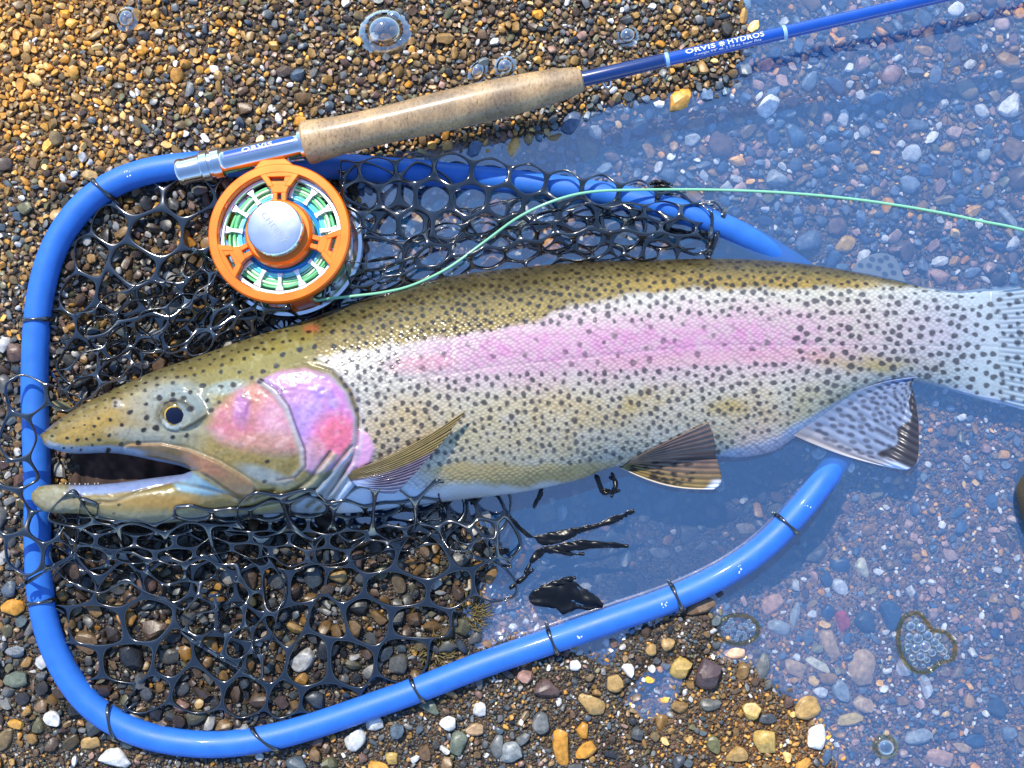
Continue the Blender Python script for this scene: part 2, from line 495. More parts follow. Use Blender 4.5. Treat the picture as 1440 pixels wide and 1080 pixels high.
f_thick = smooth_interp([(40, 10), (60, 18), (100, 32), (150, 46), (220, 62), (300, 76), (400, 86), (520, 92), (700, 94), (860, 88), (1000, 75), (1120, 60), (1220, 44), (1300, 31), (1360, 19), (1400, 10), (1440, 5), (1500, 3)])
FISH_POLY = [(x, float(f_top(x))) for x in range(57, 1480, 20)] + [(1480, 588)] + [(x, float(f_bot(x))) for x in range(1470, 48, -20)] + [(48, 695)]

def body_z(x, y):
    """height of the flank (metres) away from the jaws"""
    t, b = f_top(x), f_bot(x)
    s = np.clip(2 * (y - t) / (b - t) - 1, -1, 1)
    return f_mid(x) + S * f_thick(x) * np.power(np.clip(1 - np.abs(s) ** 2.3, 0, 1), 0.62)

# ------------------------------------------------------------------ the bed
SHORE = [(1045, -3000), (1042, 0), (1052, 60), (1030, 120), (900, 140), (820, 160), (740, 190), (640, 206), (570, 216), (515, 236), (498, 285), (505, 345), (520, 400), (560, 450),
         (620, 560), (650, 640), (640, 700), (675, 735), (690, 775), (672, 822), (652, 860), (676, 905), (760, 900), (850, 925), (882, 893), (935, 868), (990, 848), (1012, 868),
         (1010, 900), (1000, 925), (1050, 935), (1095, 965), (1125, 985), (1142, 1020), (1160, 1060), (1180, 1110), (1230, 1400), (1400, 4000), (9000, 4000), (9000, -3000)]
PUDDLES = [[(880, 990), (900, 958), (935, 930), (962, 938), (952, 975), (932, 1008), (902, 1012)]]

def water_sd(x, y):
    d = sd_poly(x, y, SHORE)
    for p in PUDDLES: d = np.maximum(d, sd_poly(x, y, p))
    return d

def bed_z(x, y):
    x = np.asarray(x, float); y = np.asarray(y, float)
    d = water_sd(x, y) + 26 * (fbm(x, y, 60, 1) - 0.5)
    land = 0.0036 + 0.0035 * sstep(20, 420, -d)
    wet = -0.0065 * sstep(0, 30, d) - 0.011 * sstep(20, 220, d)
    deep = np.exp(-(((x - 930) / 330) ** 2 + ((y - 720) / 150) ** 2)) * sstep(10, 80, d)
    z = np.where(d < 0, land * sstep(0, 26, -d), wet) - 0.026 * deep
    # the net pocket under and below the head is a hollow, the fish's weight presses the stones down
    fs = sd_poly(x, y, FISH_POLY)
    bottom = f_mid(np.clip(x, 40, 1500)) - 0.78 * S * f_thick(np.clip(x, 40, 1500)) - 0.004
    z = np.where(fs > -40, np.minimum(z, z + (bottom - z) * sstep(-40, 25, fs)), z)
    z = z + 0.0022 * (fbm(x, y, 45, 3) - 0.5)
    z = z + 0.10 * sstep(900, 6000, -d) - 0.10 * sstep(1500, 6000, d)
    return z

def region(x, y):
    """0 fine bank gravel, 1 left strip, 2 upper net pocket, 3 lower net pocket, 4 bottom bank, 5 upper right shallows, 6 lower right sand, 7 deep"""
    x = np.asarray(x, float); y = np.asarray(y, float)
    w = water_sd(x, y)
    r = np.zeros(x.shape, int)
    r[(y > 480) & (x < 70)] = 1
    r[(x >= 70) & (x < 520) & (y > 250) & (y < 560)] = 2
    r[(x >= 70) & (x < 720) & (y > 690)] = 3
    r[(y > 1045 - 0.38 * np.clip(x - 380, 0, 2000)) & (y > 870)] = 4
    r[(w > 0) & (y < 560)] = 5
    r[(w > 0) & (y >= 560)] = 6
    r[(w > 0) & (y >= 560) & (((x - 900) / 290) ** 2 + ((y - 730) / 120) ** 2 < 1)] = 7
    return r

def sun_glow_and_gold_sand(x, y):
    return np.clip(np.exp(-((x / 230.0) ** 2 + ((y - 30) / 190.0) ** 2)) * 1.4 + 0.7 * np.exp(-(((x - 1080) / 130.0) ** 2 + ((y - 1050) / 90.0) ** 2)), 0, 1)  # warm sun glow painted in at upper left; golden sand at lower right

# bed sheet: fine inside the frame, coarse out to 4.5 m
ax = np.concatenate([np.linspace(-9000, -300, 24), np.arange(-240, 1690, 6.0), np.linspace(1750, 10500, 24)])
ay = np.concatenate([np.linspace(-8000, -260, 22), np.arange(-200, 1290, 6.0), np.linspace(1350, 9000, 22)])
GX, GY = np.meshgrid(ax, ay)
gz = bed_z(GX.ravel(), GY.ravel())
gv = PA(GX.ravel(), GY.ravel(), gz); gv[:, :2] = np.stack([(GX.ravel() - 720) * S, (540 - GY.ravel()) * S], -1)
nx, ny = len(ax), len(ay)
ii = (np.arange(ny - 1)[:, None] * nx + np.arange(nx - 1)[None, :]).ravel()
gf = np.stack([ii, ii + nx, ii + nx + 1, ii + 1], -1)
op = sun_glow_and_gold_sand(GX.ravel(), GY.ravel())[:, None]
reg = region(GX.ravel(), GY.ravel())[:, None]
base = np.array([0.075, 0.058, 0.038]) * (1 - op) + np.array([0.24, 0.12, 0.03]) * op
base = np.where(reg == 6, np.array([0.34, 0.24, 0.17]), base)
base = np.where(reg == 5, np.array([0.21, 0.165, 0.12]), base)
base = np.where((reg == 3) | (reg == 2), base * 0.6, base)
base = np.where(reg == 7, np.array([0.055, 0.048, 0.04]), base)  # shade in the deep pocket below the fish painted dark into the bed
base = base * (0.75 + 0.5 * fbm(GX.ravel(), GY.ravel(), 40, 2))[:, None]
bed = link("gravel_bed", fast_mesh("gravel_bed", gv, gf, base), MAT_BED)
tag(bed, "gravel river bed running under the shallow water", kind="structure")

wx = 5.4
wme = py_mesh("water", [(-wx, -wx, 0), (wx, -wx, 0), (wx, wx, 0), (-wx, wx, 0)], [(0, 1, 2, 3)], smooth=False)
water = link("water", wme, MAT_WATER)
tag(water, "still shallow water reflecting blue sky", kind="structure")

# ------------------------------------------------------------------ stones
def cube_sphere(n):
    pts = {}; V = []; F = []
    def vid(p):
        k = tuple(round(c, 5) for c in p)
        if k not in pts: pts[k] = len(V); V.append(p)
        return pts[k]
    lin_ = [2 * i / n - 1 for i in range(n + 1)]
    for axis in range(3):
        for sgn in (-1, 1):
            for i in range(n):
                for j in range(n):
                    q = []
                    for (a, b) in ((i, j), (i + 1, j), (i + 1, j + 1), (i, j + 1)):
                        p = [0, 0, 0]; p[axis] = sgn; p[(axis + 1) % 3] = lin_[a]; p[(axis + 2) % 3] = lin_[b]
                        q.append(vid(tuple(p)))
                    F.append(tuple(q) if sgn > 0 else tuple(q[::-1]))
    V = np.array(V, float); V /= np.linalg.norm(V, axis=1)[:, None]
    return V, np.array(F)

def stone_variant(V, seed, angular):
    r = np.random.default_rng(seed)
    v = V.copy()
    for k in range(4):      # low bumps
        d = r.normal(size=3); d /= np.linalg.norm(d)
        v *= (1 + 0.12 * r.normal() * (v @ d / np.linalg.norm(v, axis=1)))[:, None]
    for k in range(int(6 + 9 * angular)):     # cut facets
        d = r.normal(size=3); d[2] *= 0.8; d /= np.linalg.norm(d)
        cut = r.uniform(0.5, 0.86)
        ex = np.clip(v @ d - cut, 0, None)
        v -= (ex * (0.75 + 0.25 * angular))[:, None] * d
    v /= np.max(np.abs(v[:, :2]), axis=0).mean()
    return v

CS2 = cube_sphere(2); CS4 = cube_sphere(4)
ICO_V = []; g = (1 + 5 ** 0.5) / 2
for a in (-1, 1):
    for b in (-g, g): ICO_V += [(0, a, b), (a, b, 0), (b, 0, a)]
ICO_V = np.array(ICO_V) / math.hypot(1, g)
_bm = bmesh.new()
for v in ICO_V: _bm.verts.new(v)
bmesh.ops.convex_hull(_bm, input=list(_bm.verts)); _bm.verts.index_update()
ICO_F = np.array([[v.index for v in f.verts] for f in _bm.faces]); ICO_V = np.array([v.co for v in _bm.verts]); _bm.free()

PAL = {
 'ochre': [(0.30, 0.165, 0.045), (0.26, 0.15, 0.05), (0.36, 0.20, 0.06), (0.22, 0.13, 0.055), (0.19, 0.13, 0.06)],
 'orange': [(0.60, 0.26, 0.03), (0.66, 0.33, 0.06), (0.52, 0.24, 0.04), (0.72, 0.44, 0.14)],
 'brown': [(0.11, 0.065, 0.038), (0.15, 0.09, 0.05), (0.085, 0.058, 0.042), (0.13, 0.075, 0.055)],
 'grey': [(0.13, 0.13, 0.125), (0.18, 0.18, 0.17), (0.10, 0.105, 0.105), (0.15, 0.145, 0.125)],
 'slate': [(0.065, 0.085, 0.105), (0.085, 0.11, 0.13), (0.05, 0.06, 0.075), (0.10, 0.125, 0.13)],
 'dark': [(0.028, 0.028, 0.03), (0.04, 0.035, 0.03), (0.05, 0.045, 0.045)],
 'white': [(0.58, 0.56, 0.52), (0.48, 0.47, 0.45), (0.66, 0.63, 0.57)],
 'pink': [(0.36, 0.21, 0.15), (0.42, 0.27, 0.2), (0.30, 0.17, 0.13)],
 'olive': [(0.13, 0.12, 0.06), (0.17, 0.15, 0.08)],
}
KEYS = list(PAL)
WTS = np.array([  # ochre orange brown grey slate dark white pink olive
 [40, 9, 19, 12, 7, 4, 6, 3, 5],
 [22, 3, 22, 20, 14, 9, 5, 2, 5],
 [26, 3, 24, 17, 12, 9, 6, 3, 3],
 [20, 3, 24, 20, 13, 9, 6, 3, 5],
 [24, 5, 18, 18, 14, 8, 7, 3, 5],
 [17, 6, 15, 20, 19, 4, 10, 10, 3],
 [20, 6, 14, 18, 17, 3, 12, 12, 2],
 [15, 2, 22, 22, 22, 10, 4, 4, 2]], float)
WTS /= WTS.sum(1)[:, None]
def stone_color(x, y, reg_):
    if random.random() < float(sun_glow_and_gold_sand(x, y)) * 0.85: key = 'orange' if random.random() < 0.6 else 'ochre'
    else: key = random.choices(KEYS, WTS[reg_])[0]
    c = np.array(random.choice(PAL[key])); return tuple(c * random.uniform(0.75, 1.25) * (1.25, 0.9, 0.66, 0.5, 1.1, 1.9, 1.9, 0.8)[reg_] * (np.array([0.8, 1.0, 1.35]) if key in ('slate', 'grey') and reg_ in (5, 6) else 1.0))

# prominent stones: (px, py, half length, half width, angle, colour, label)
CP = {'slate': (0.07, 0.10, 0.14), 'blue': (0.06, 0.11, 0.19), 'cream': (0.55, 0.46, 0.32), 'white': (0.62, 0.61, 0.58), 'salmon': (0.46, 0.26, 0.16), 'lgrey': (0.26, 0.28, 0.28),
      'grey': (0.16, 0.165, 0.16), 'red': (0.33, 0.06, 0.055), 'tan': (0.42, 0.27, 0.14), 'ochre': (0.44, 0.27, 0.09), 'yellow': (0.52, 0.34, 0.09), 'orange': (0.62, 0.28, 0.035),
      'brown': (0.17, 0.10, 0.05), 'plum': (0.085, 0.05, 0.05), 'green': (0.15, 0.17, 0.12), 'dgrey': (0.06, 0.068, 0.075), 'maroon': (0.11, 0.065, 0.055), 'olive': (0.15, 0.14, 0.06)}
PROM = [
 (1183, 795, 17, 12, 5, 'blue', "slate blue pebble touching the cream one, below the trout's tail side"),
 (1212, 798, 13, 17, 0, 'cream', "cream rounded pebble beside the slate blue one right of the net rim"),
 (1181, 827, 12, 15, 20, 'white', "whitish pink chipped pebble just under the slate blue and cream pair"),
 (1085, 848, 26, 14, 35, 'salmon', "long salmon coloured stone lying just outside the blue rim"),
 (1096, 883, 18, 11, -15, 'lgrey', "light grey flat pebble between the salmon stone and the bubble foam"),
 (1118, 867, 9, 18, -15, 'lgrey', "narrow upright blue grey pebble beside the flat light grey one"),
 (1143, 863, 8, 7, 0, 'white', None),
 (1164, 862, 13, 12, 0, 'blue', "rounded blue pebble left of the brick red one"),
 (1185, 874, 11, 17, 0, 'red', "brick red pebble under the water"),
 (1217, 873, 20, 17, -10, 'slate', "dark slate pebble right of the brick red one"),
 (1253, 865, 16, 23, 10, 'blue', "large blue slate slab with a pale vein near the bubble cluster"),
 (1167, 905, 13, 22, 20, 'tan', "orange tan upright stone below the brick red pebble"),
 (1213, 940, 20, 28, -8, 'tan', "largest tan stone on the sandy bed at lower right"),
 (1147, 932, 22, 9, -30, 'cream', "long pale cream stone lying aslant left of the largest tan one"),
 (1120, 940, 19, 11, -20, 'tan', "flat tan stone beside the long pale cream one"),
 (1154, 972, 13, 9, -10, 'white', "small white egg shaped pebble under the long cream stone"),
 (1182, 973, 13, 20, 15, 'lgrey', "grey green angular stone touching the largest tan stone"),
 (1137, 993, 22, 18, 20, 'ochre', "wet orange brown stone at the edge of the sand bank"),
 (1212, 988, 17, 14, -25, 'tan', "rusty brown stone just under the largest tan one"),
 (1191, 1011, 21, 11, 12, 'yellow', "flat yellow ochre stone below the grey green one"),
 (1287, 1035, 23, 13, 10, 'lgrey', "pale grey flat stone near the bottom edge right of the amber bubble"),
 (1303, 965, 8, 18, 12, 'white', "slim white upright pebble below the heart shaped bubble cluster"),
 (1270, 938, 12, 18, 25, 'white', "white blue mottled stone touching the bubble cluster from below"),
 (1373, 1040, 18, 11, -5, 'blue', "blue oval pebble near the lower right corner"),
 (1322, 1065, 24, 12, -8, 'salmon', "pinkish flat stone cut by the bottom edge of the photo"),
 (1353, 1050, 18, 8, -20, 'tan', None),
 (1402, 995, 15, 14, -40, 'slate', "slate pebble alone on sand at far lower right"),
 (1330, 944, 9, 8, 0, 'tan', None),
 (980, 853, 24, 13, 20, 'brown', "brown stone poking out of the water against the blue rim"),
 (995, 947, 20, 24, 10, 'plum', "dark purple brown stone on the sand bank"),
 (1072, 938, 13, 20, -5, 'grey', "striped grey stone half out of the water"),
 (1057, 997, 16, 14, -20, 'yellow', "rough yellow stone on the golden sand"),
 (1077, 1042, 18, 17, 5, 'yellow', "blocky yellow stone near the bottom on golden sand"),
 (1038, 1060, 18, 14, 15, 'ochre', "ochre stone left of the blocky yellow one"),
 (1077, 1010, 14, 10, 0, 'dgrey', "small dark slate pebble between the rough and blocky yellow stones"),
 (1003, 1048, 11, 15, 5, 'olive', "olive green stone near the bottom edge"),
 (1033, 917, 20, 9, 5, 'salmon', "salmon stone just below the oval patch of foam"),
 (790, 1050, 13, 28, 3, 'orange', "long upright bright orange stone at the bottom edge"),
 (823, 1053, 22, 12, 40, 'orange', "orange stone leaning right beside the long upright orange one"),
 (820, 1027, 11, 13, -15, 'orange', "small rounded orange stone above the leaning orange one"),
 (833, 992, 28, 12, -35, 'ochre', "long ochre stone lying aslant on dark grit below the rim"),
 (862, 960, 13, 16, 10, 'ochre', "ochre stone between the rim and the blue puddle"),
 (762, 1015, 14, 18, 10, 'grey', "grey oval stone with a pale edge left of the orange stones"),
 (718, 1058, 18, 15, 20, 'lgrey', "light grey stone cut by the bottom edge left of the grey oval"),
 (700, 1048, 12, 17, -10, 'grey', "upright grey stone touching the light grey one"),
 (645, 1045, 13, 17, -25, 'green', "blue green pear shaped stone at the bottom"),
 (598, 1058, 11, 15, 0, 'brown', "brown upright stone left of the pear shaped one"),
 (603, 993, 18, 11, 0, 'green', "dull green flat stone tucked under the blue rim"),
 (675, 998, 10, 11, 0, 'white', "white pebble speckled black below the rim"),
 (630, 1015, 15, 12, 5, 'white', "chalky white stone below the rim between green and tan ones"),
 (670, 1025, 15, 10, 0, 'tan', None),
 (500, 1041, 17, 17, -20, 'white', "white stone with dark blotches under the rim"),
 (527, 1018, 14, 11, 15, 'white', "white angular stone close against the rim"),
 (552, 1066, 10, 9, 0, 'yellow', None),
 (767, 968, 22, 15, 25, 'maroon', "dark maroon broken stone under the rim"),
 (807, 935, 9, 10, 10, 'white', None),
 (917, 913, 9, 10, 0, 'ochre', None), (938, 908, 12, 10, 0, 'ochre', None),
 (957, 938, 16, 18, 0, 'yellow', "mustard stone by the blue puddle"),
 (20, 855, 22, 11, 0, 'orange', "orange oval stone by the left edge outside the rim"),
 (22, 915, 18, 9, 0, 'slate', "slate oval stone near the left edge below the orange one"),
 (73, 1012, 14, 13, 10, 'white', "white stone outside the lower left bend of the rim"),
 (160, 1065, 27, 15, 10, 'white', "big white stone at the bottom under the rim's lower left bend"),
 (60, 992, 11, 11, 0, 'brown', None),
 (23, 953, 23, 14, 10, 'green', "grey green flat stone by the lower left edge"),
 (128, 1045, 15, 10, 10, 'ochre', None), (15, 827, 12, 14, 0, 'slate', None),
 (1283, 217, 19, 12, 10, 'white', "white stone with dark squiggles under the shallow water"),
 (1190, 343, 19, 12, 10, 'orange', "bright orange stone just above the trout's back"),
 (1090, 250, 18, 15, 35, 'lgrey', "pale grey triangular stone above the green line"),
 (1182, 247, 14, 9, 0, 'slate', None), (1383, 220, 13, 11, 20, 'lgrey', None),
 (1415, 302, 22, 8, -48, 'lgrey', "long pale stone lying aslant at the right edge by the green line"),
 (1403, 104, 7, 8, 0, 'white', None), (1195, 118, 6, 7, 0, 'white', None),
 (419, 105, 12, 10, 15, 'slate', "dark slate chip alone on fine gravel above the reel"),
 (345, 153, 13, 9, 0, 'brown', "brown rounded stone on fine gravel above the reel seat"),
 (125, 245, 13, 10, -20, 'ochre', "ochre stone just outside the upper left bend of the rim"),
]
stones = []      # px, py, a, b, angle, colour, label or None
X0, Y0, X1, Y1 = -150, -130, 1590, 1210
occ = np.zeros((Y1 - Y0 + 80, X1 - X0 + 80), bool)
YY, XX = np.mgrid[0:occ.shape[0], 0:occ.shape[1]]
fish_in = sd_poly(XX + X0 - 40.0, YY + Y0 - 40.0, FISH_POLY) > 45
occ |= fish_in
REG = region((XX + X0 - 40.0).ravel(), (YY + Y0 - 40.0).ravel()).reshape(occ.shape)

def stamp(x, y, a, b, ang, k=0.92):
    cx, cy = x - X0 + 40, y - Y0 + 40; R = int(max(a, b)) + 2
    x0, y0 = max(int(cx) - R, 0), max(int(cy) - R, 0)
    sub = occ[y0:int(cy) + R + 1, x0:int(cx) + R + 1]
    yy = YY[y0:y0 + sub.shape[0], x0:x0 + sub.shape[1]] - cy; xx = XX[y0:y0 + sub.shape[0], x0:x0 + sub.shape[1]] - cx
    c, s_ = math.cos(-ang), math.sin(-ang)
    u = xx * c - yy * s_; v = xx * s_ + yy * c
    sub |= (u / (a * k)) ** 2 + (v / (b * k)) ** 2 < 1

for (px, py, a, b, ang, ck, lab) in PROM:
    an = -math.radians(ang)
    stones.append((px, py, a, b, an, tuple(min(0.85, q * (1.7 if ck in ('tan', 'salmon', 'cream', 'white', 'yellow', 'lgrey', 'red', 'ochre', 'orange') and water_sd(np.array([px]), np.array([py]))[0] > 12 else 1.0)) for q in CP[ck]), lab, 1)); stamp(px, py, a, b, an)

CA = [(math.cos(t), math.sin(t)) for t in np.arange(8) * math.pi / 4]
PASSES = [  # dmin, dmax, candidates, keep-probability per region
 (26, 42, 5000, [0.0, 0.12, 0.01, 0.30, 0.05, 0.16, 0.02, 0.25]),
 (17, 26, 16000, [0.012, 0.35, 0.22, 0.55, 0.06, 0.26, 0.05, 0.3]),
 (11.5, 17, 50000, [0.16, 0.6, 0.5, 0.6, 0.05, 0.45, 0.08, 0.4]),
 (8, 11.5, 90000, [0.95, 0.7, 0.9, 0.7, 0.08, 0.6, 0.18, 0.5]),
 (5.5, 8, 120000, [1, 0.7, 1, 0.7, 0.22, 0.8, 0.5, 0.5]),
 (3.4, 5.5, 110000, [0.8, 1, 0.8, 0.8, 1.0, 0.6, 0.8, 0.3]),
]
for (d0, d1, n, pr) in PASSES:
    cx = RNG.uniform(X0, X1, n); cy = RNG.uniform(Y0, Y1, n); rr = RNG.random(n)
    dd = RNG.uniform(d0, d1, n) * 0.5; el = RNG.uniform(0.52, 0.96, n); aa = RNG.uniform(0, math.pi, n)
    for i in range(n):
        x, y = cx[i], cy[i]; ix, iy = int(x - X0 + 40), int(y - Y0 + 40)
        if occ[iy, ix]: continue
        rg = REG[iy, ix]
        if rr[i] > pr[rg]: continue
        a = dd[i]; b = a * el[i]; c, s_ = math.cos(aa[i]), math.sin(aa[i]); bad = False
        for (ca, sa) in CA:
            u, v = ca * a * 0.8, sa * b * 0.8
            if occ[int(iy + u * s_ + v * c), int(ix + u * c - v * s_)]: bad = True; break
        if bad: continue
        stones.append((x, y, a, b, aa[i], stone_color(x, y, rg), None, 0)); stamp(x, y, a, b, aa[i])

# the gravel goes on outside the frame, laid more loosely
n0_ = len(stones); ox = RNG.uniform(-650, 2090, 38000); oy = RNG.uniform(-590, 1670, 38000)
okm = ((ox < X0) | (ox > X1) | (oy < Y0) | (oy > Y1)); ox, oy = ox[okm], oy[okm]; org_ = region(ox, oy)
for x, y, rg in zip(ox, oy, org_):
    a = random.uniform(4.5, 7.6) * (1.5 if random.random() < 0.08 else 1)
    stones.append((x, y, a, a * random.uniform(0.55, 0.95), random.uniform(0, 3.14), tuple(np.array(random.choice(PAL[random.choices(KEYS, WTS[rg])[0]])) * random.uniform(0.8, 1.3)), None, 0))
SA = np.array([(s[0], s[1], s[2], s[3], s[4]) for s in stones]); SC = np.array([s[5] for s in stones])
SZ = bed_z(SA[:, 0], SA[:, 1])
order = np.argsort(-(SA[:, 2] * SA[:, 3]))
inframe = (SA[:, 0] > -10) & (SA[:, 0] < 1450) & (SA[:, 1] > -10) & (SA[:, 1] < 1090)
forced = [i for i, s in enumerate(stones) if s[7]]
chosen = list(forced)
for i in order:
    if len(chosen) >= 298: break
    if inframe[i] and not stones[i][7]: chosen.append(i)
single = set(int(i) for i in chosen)
BIGV = []
for k in range(14):
    v = stone_variant(CS4[0], 100 + k, 0.9)
    BIGV.append(fast_mesh("stone", v, CS4[1])); BIGV[-1].set_sharp_from_angle(angle=math.radians(38))
    BIGV[-1].materials.append(MAT_STONE)
for i in single:
    x, y, a, b, an, c, lab, pro = stones[i]
    name = "pebble" if lab else "stone"
    o = bpy.data.objects.new(name, BIGV[random.randrange(14)])
    COL.objects.link(o)
    hh = min(a, b) * S * random.uniform(0.5, 0.7)
    z = SZ[i] + hh * (0.30 if SZ[i] < -0.004 else 0.35)
    p = P(x, y, z)
    o.location = p
    o.scale = (a * S, b * S, hh)
    o.rotation_euler = (random.uniform(-0.15, 0.15), random.uniform(-0.15, 0.15), -an)
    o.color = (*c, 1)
    if lab: tag(o, lab, "pebble")
    else: o.parent = bed

rest = np.array([i for i in range(len(stones)) if i not in single])
Vs, Fs4, Fs3, Cs = [], [], [], []
def batch(idx, variants, faces):
    V_all, F_all, C_all = [], [], []; off = 0
    which = RNG.integers(0, len(variants), len(idx))
    for k, bv in enumerate(variants):
        sel = idx[which == k]
        if len(sel) == 0: continue
        n = len(sel)
        a = SA[sel, 2] * S * 1.04; b = SA[sel, 3] * S * 1.04; h = np.minimum(a, b) * RNG.uniform(0.55, 0.9, n)
        an = -SA[sel, 4]; c, s_ = np.cos(an), np.sin(an)
        lx = bv[None, :, 0] * a[:, None]; ly = bv[None, :, 1] * b[:, None]; lz = bv[None, :, 2] * h[:, None]
        tx = RNG.normal(0, 0.25, n)[:, None]; ty = RNG.normal(0, 0.25, n)[:, None]
        lz = lz + tx * lx + ty * ly
        z0 = SZ[sel] + h * 0.3 + RNG.uniform(0, 0.0012, n)
        k2 = (H - z0) / H * S
        wx_ = (SA[sel, 0] - 720) * k2; wy_ = (540 - SA[sel, 1]) * k2
        V = np.stack([wx_[:, None] + lx * c[:, None] - ly * s_[:, None], wy_[:, None] + lx * s_[:, None] + ly * c[:, None], z0[:, None] + lz], -1)
        nv = bv.shape[0]
        F = faces[None] + (off + np.arange(n) * nv)[:, None, None]
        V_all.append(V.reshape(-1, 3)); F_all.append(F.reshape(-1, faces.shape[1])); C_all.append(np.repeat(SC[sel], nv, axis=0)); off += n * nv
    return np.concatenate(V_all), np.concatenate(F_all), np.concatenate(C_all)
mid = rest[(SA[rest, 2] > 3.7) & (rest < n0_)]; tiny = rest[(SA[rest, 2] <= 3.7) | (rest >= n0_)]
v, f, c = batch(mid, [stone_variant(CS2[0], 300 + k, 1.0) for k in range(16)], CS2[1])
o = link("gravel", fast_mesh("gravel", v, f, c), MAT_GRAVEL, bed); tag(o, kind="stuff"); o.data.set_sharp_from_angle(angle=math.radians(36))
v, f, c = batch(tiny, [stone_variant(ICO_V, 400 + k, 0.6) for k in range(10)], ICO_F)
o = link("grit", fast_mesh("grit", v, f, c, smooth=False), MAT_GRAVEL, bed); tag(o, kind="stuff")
print("stones", len(stones), len(mid), len(tiny))

# the dark mossy boulder at the right edge
bme = fast_mesh("boulder", stone_variant(CS4[0], 77, 0.3), CS4[1]); bme.materials.append(simple("dark mossy rock", (0.055, 0.04, 0.018), rough=0.6, var=0.8, vscale=420, bump=1.0, bscale=500))
o = link("boulder", bme); o.location = P(1468, 705, 0.0); o.scale = (0.026, 0.040, 0.018)
m = o.modifiers.new("sub", 'SUBSURF'); m.levels = 2; m.render_levels = 2
tag(o, "dark mossy boulder breaking the water at the right edge", "boulder")

#@@PART2
# ------------------------------------------------------------------ landing net
def wloc(o):
    v = Vector((0, 0, 0))
    while o is not None:
        v = v + o.location; o = o.parent
    return v

def fix(o):
    """keep a child built in world coordinates where it was built"""
    if o.parent is not None: o.location = -wloc(o.parent)
    return o

RIM_PTS = [(262, 233, .0125), (200, 243, .0125), (150, 264, .0125), (113, 294, .0125), (85, 332, .0125), (67, 374, .0125), (56, 422, .0125), (51, 470, .0125), (49, 520, .0125), (49, 565, .0125),
           (51, 630, .0125), (53, 700, .012), (53, 765, .012), (56, 825, .0115), (67, 885, .011), (88, 937, .011), (118, 981, .011), (156, 1012, .011), (205, 1034, .011), (262, 1045, .011),
           (320, 1046, .011), (384, 1036, .0105), (452, 1017, .010), (522, 993, .0095), (592, 968, .009), (680, 934, .008), (765, 905, .0075), (860, 872, .0065), (940, 844, .0055),
           (1000, 817, .005), (1050, 787, .0045), (1091, 753, .004), (1127, 714, .0025), (1155, 679, -.002), (1176, 650, -.011), (1194, 612, -.021), (1206, 550, -.030), (1200, 480, -.031), (1175, 430, -.028),
           (1135, 388, -.018), (1092, 359, -.009), (1045, 332, -.0045), (1000, 312, -.003), (950, 296, -.0025), (880, 279, -.004), (800, 266, -.0045), (700, 254, -.0035), (600, 244, -.001),
           (500, 236, .005), (400, 231, .012), (330, 230, .0125)]
rim_path = [P(*p) for p in catmull(RIM_PTS, 6, closed=True)]
RIM_R = 0.0091
net = empty("landing_net", P(53, 700, 0.0))
tag(net, "blue landing net with black rubber mesh bag lying under the trout", "landing net")
mb = MB(); mb.add(*tube(rim_path, RIM_R, 24, closed=True))
rim = fix(mb.build("rim", MAT_RIM, net))
rim_px = [(p[0], p[1]) for p in catmull(RIM_PTS, 3, closed=True)]
rim_zz = [p[2] for p in catmull(RIM_PTS, 3, closed=True)]
RIM_CLOSED = rim_px + [rim_px[0]]
def rim_z_at(par): return np.interp(par, np.linspace(0, 1, len(RIM_CLOSED)), rim_zz + [rim_zz[0]])

def on_rim(px, py):
    d, par = dist_poly(np.array([px], float), np.array([py], float), RIM_CLOSED)
    i = par[0] * (len(RIM_CLOSED) - 1); k = int(i) % len(rim_px); f = i - int(i)
    a, b = rim_px[k], rim_px[(k + 1) % len(rim_px)]
    x = a[0] + (b[0] - a[0]) * f; y = a[1] + (b[1] - a[1]) * f
    L = math.hypot(b[0] - a[0], b[1] - a[1]); z = float(rim_z_at(par)[0])
    return P(x, y, z), Vector(((b[0] - a[0]) / L, -(b[1] - a[1]) / L, 0))

def tie(px, py, skew, toward, rr=0.0011):
    c, t = on_rim(px, py)
    n = Vector((-t.y, t.x, 0)); tt = (t + n * skew).normalized(); nn = Vector((-tt.y, tt.x, 0))
    # loop round the rim, the strand leaving to the bag
    loop = []
    for k in range(20):
        an = 2 * math.pi * k / 20
        loop.append(c + n * (math.cos(an) * (RIM_R + rr * 0.5)) + t * (-skew * math.cos(an) * RIM_R) + Vector((0, 0, math.sin(an) * (RIM_R + rr * 0.5))))
    m = MB(); m.add(*tube(loop, [rr * (1.3 + 0.4 * math.sin(k)) for k in range(20)], 7, closed=True))
    if toward:
        q = P(*toward); e = c + (q - c).normalized() * RIM_R
        e.z = c.z
        m.add(*tube([e, e.lerp(q, 0.35), q], [rr * 1.6, rr * 1.1, rr * 1.5], 7))
    return fix(m.build("net_tie", MAT_NET, net))
for a in [(146, 266, 0.25, (170, 290, .010)), (52, 450, 0.15, (82, 462, .012)), (57, 845, 0.0, (92, 862, .010)), (160, 1014, 0.9, (195, 985, .008)),
          (375, 1038, 0.9, (398, 1005, .006)), (588, 969, 0.2, (575, 940, .004)), (777, 901, 0.05, None), (951, 840, 0.0, None), (1107, 738, 0.0, None)]:
    tie(*a)
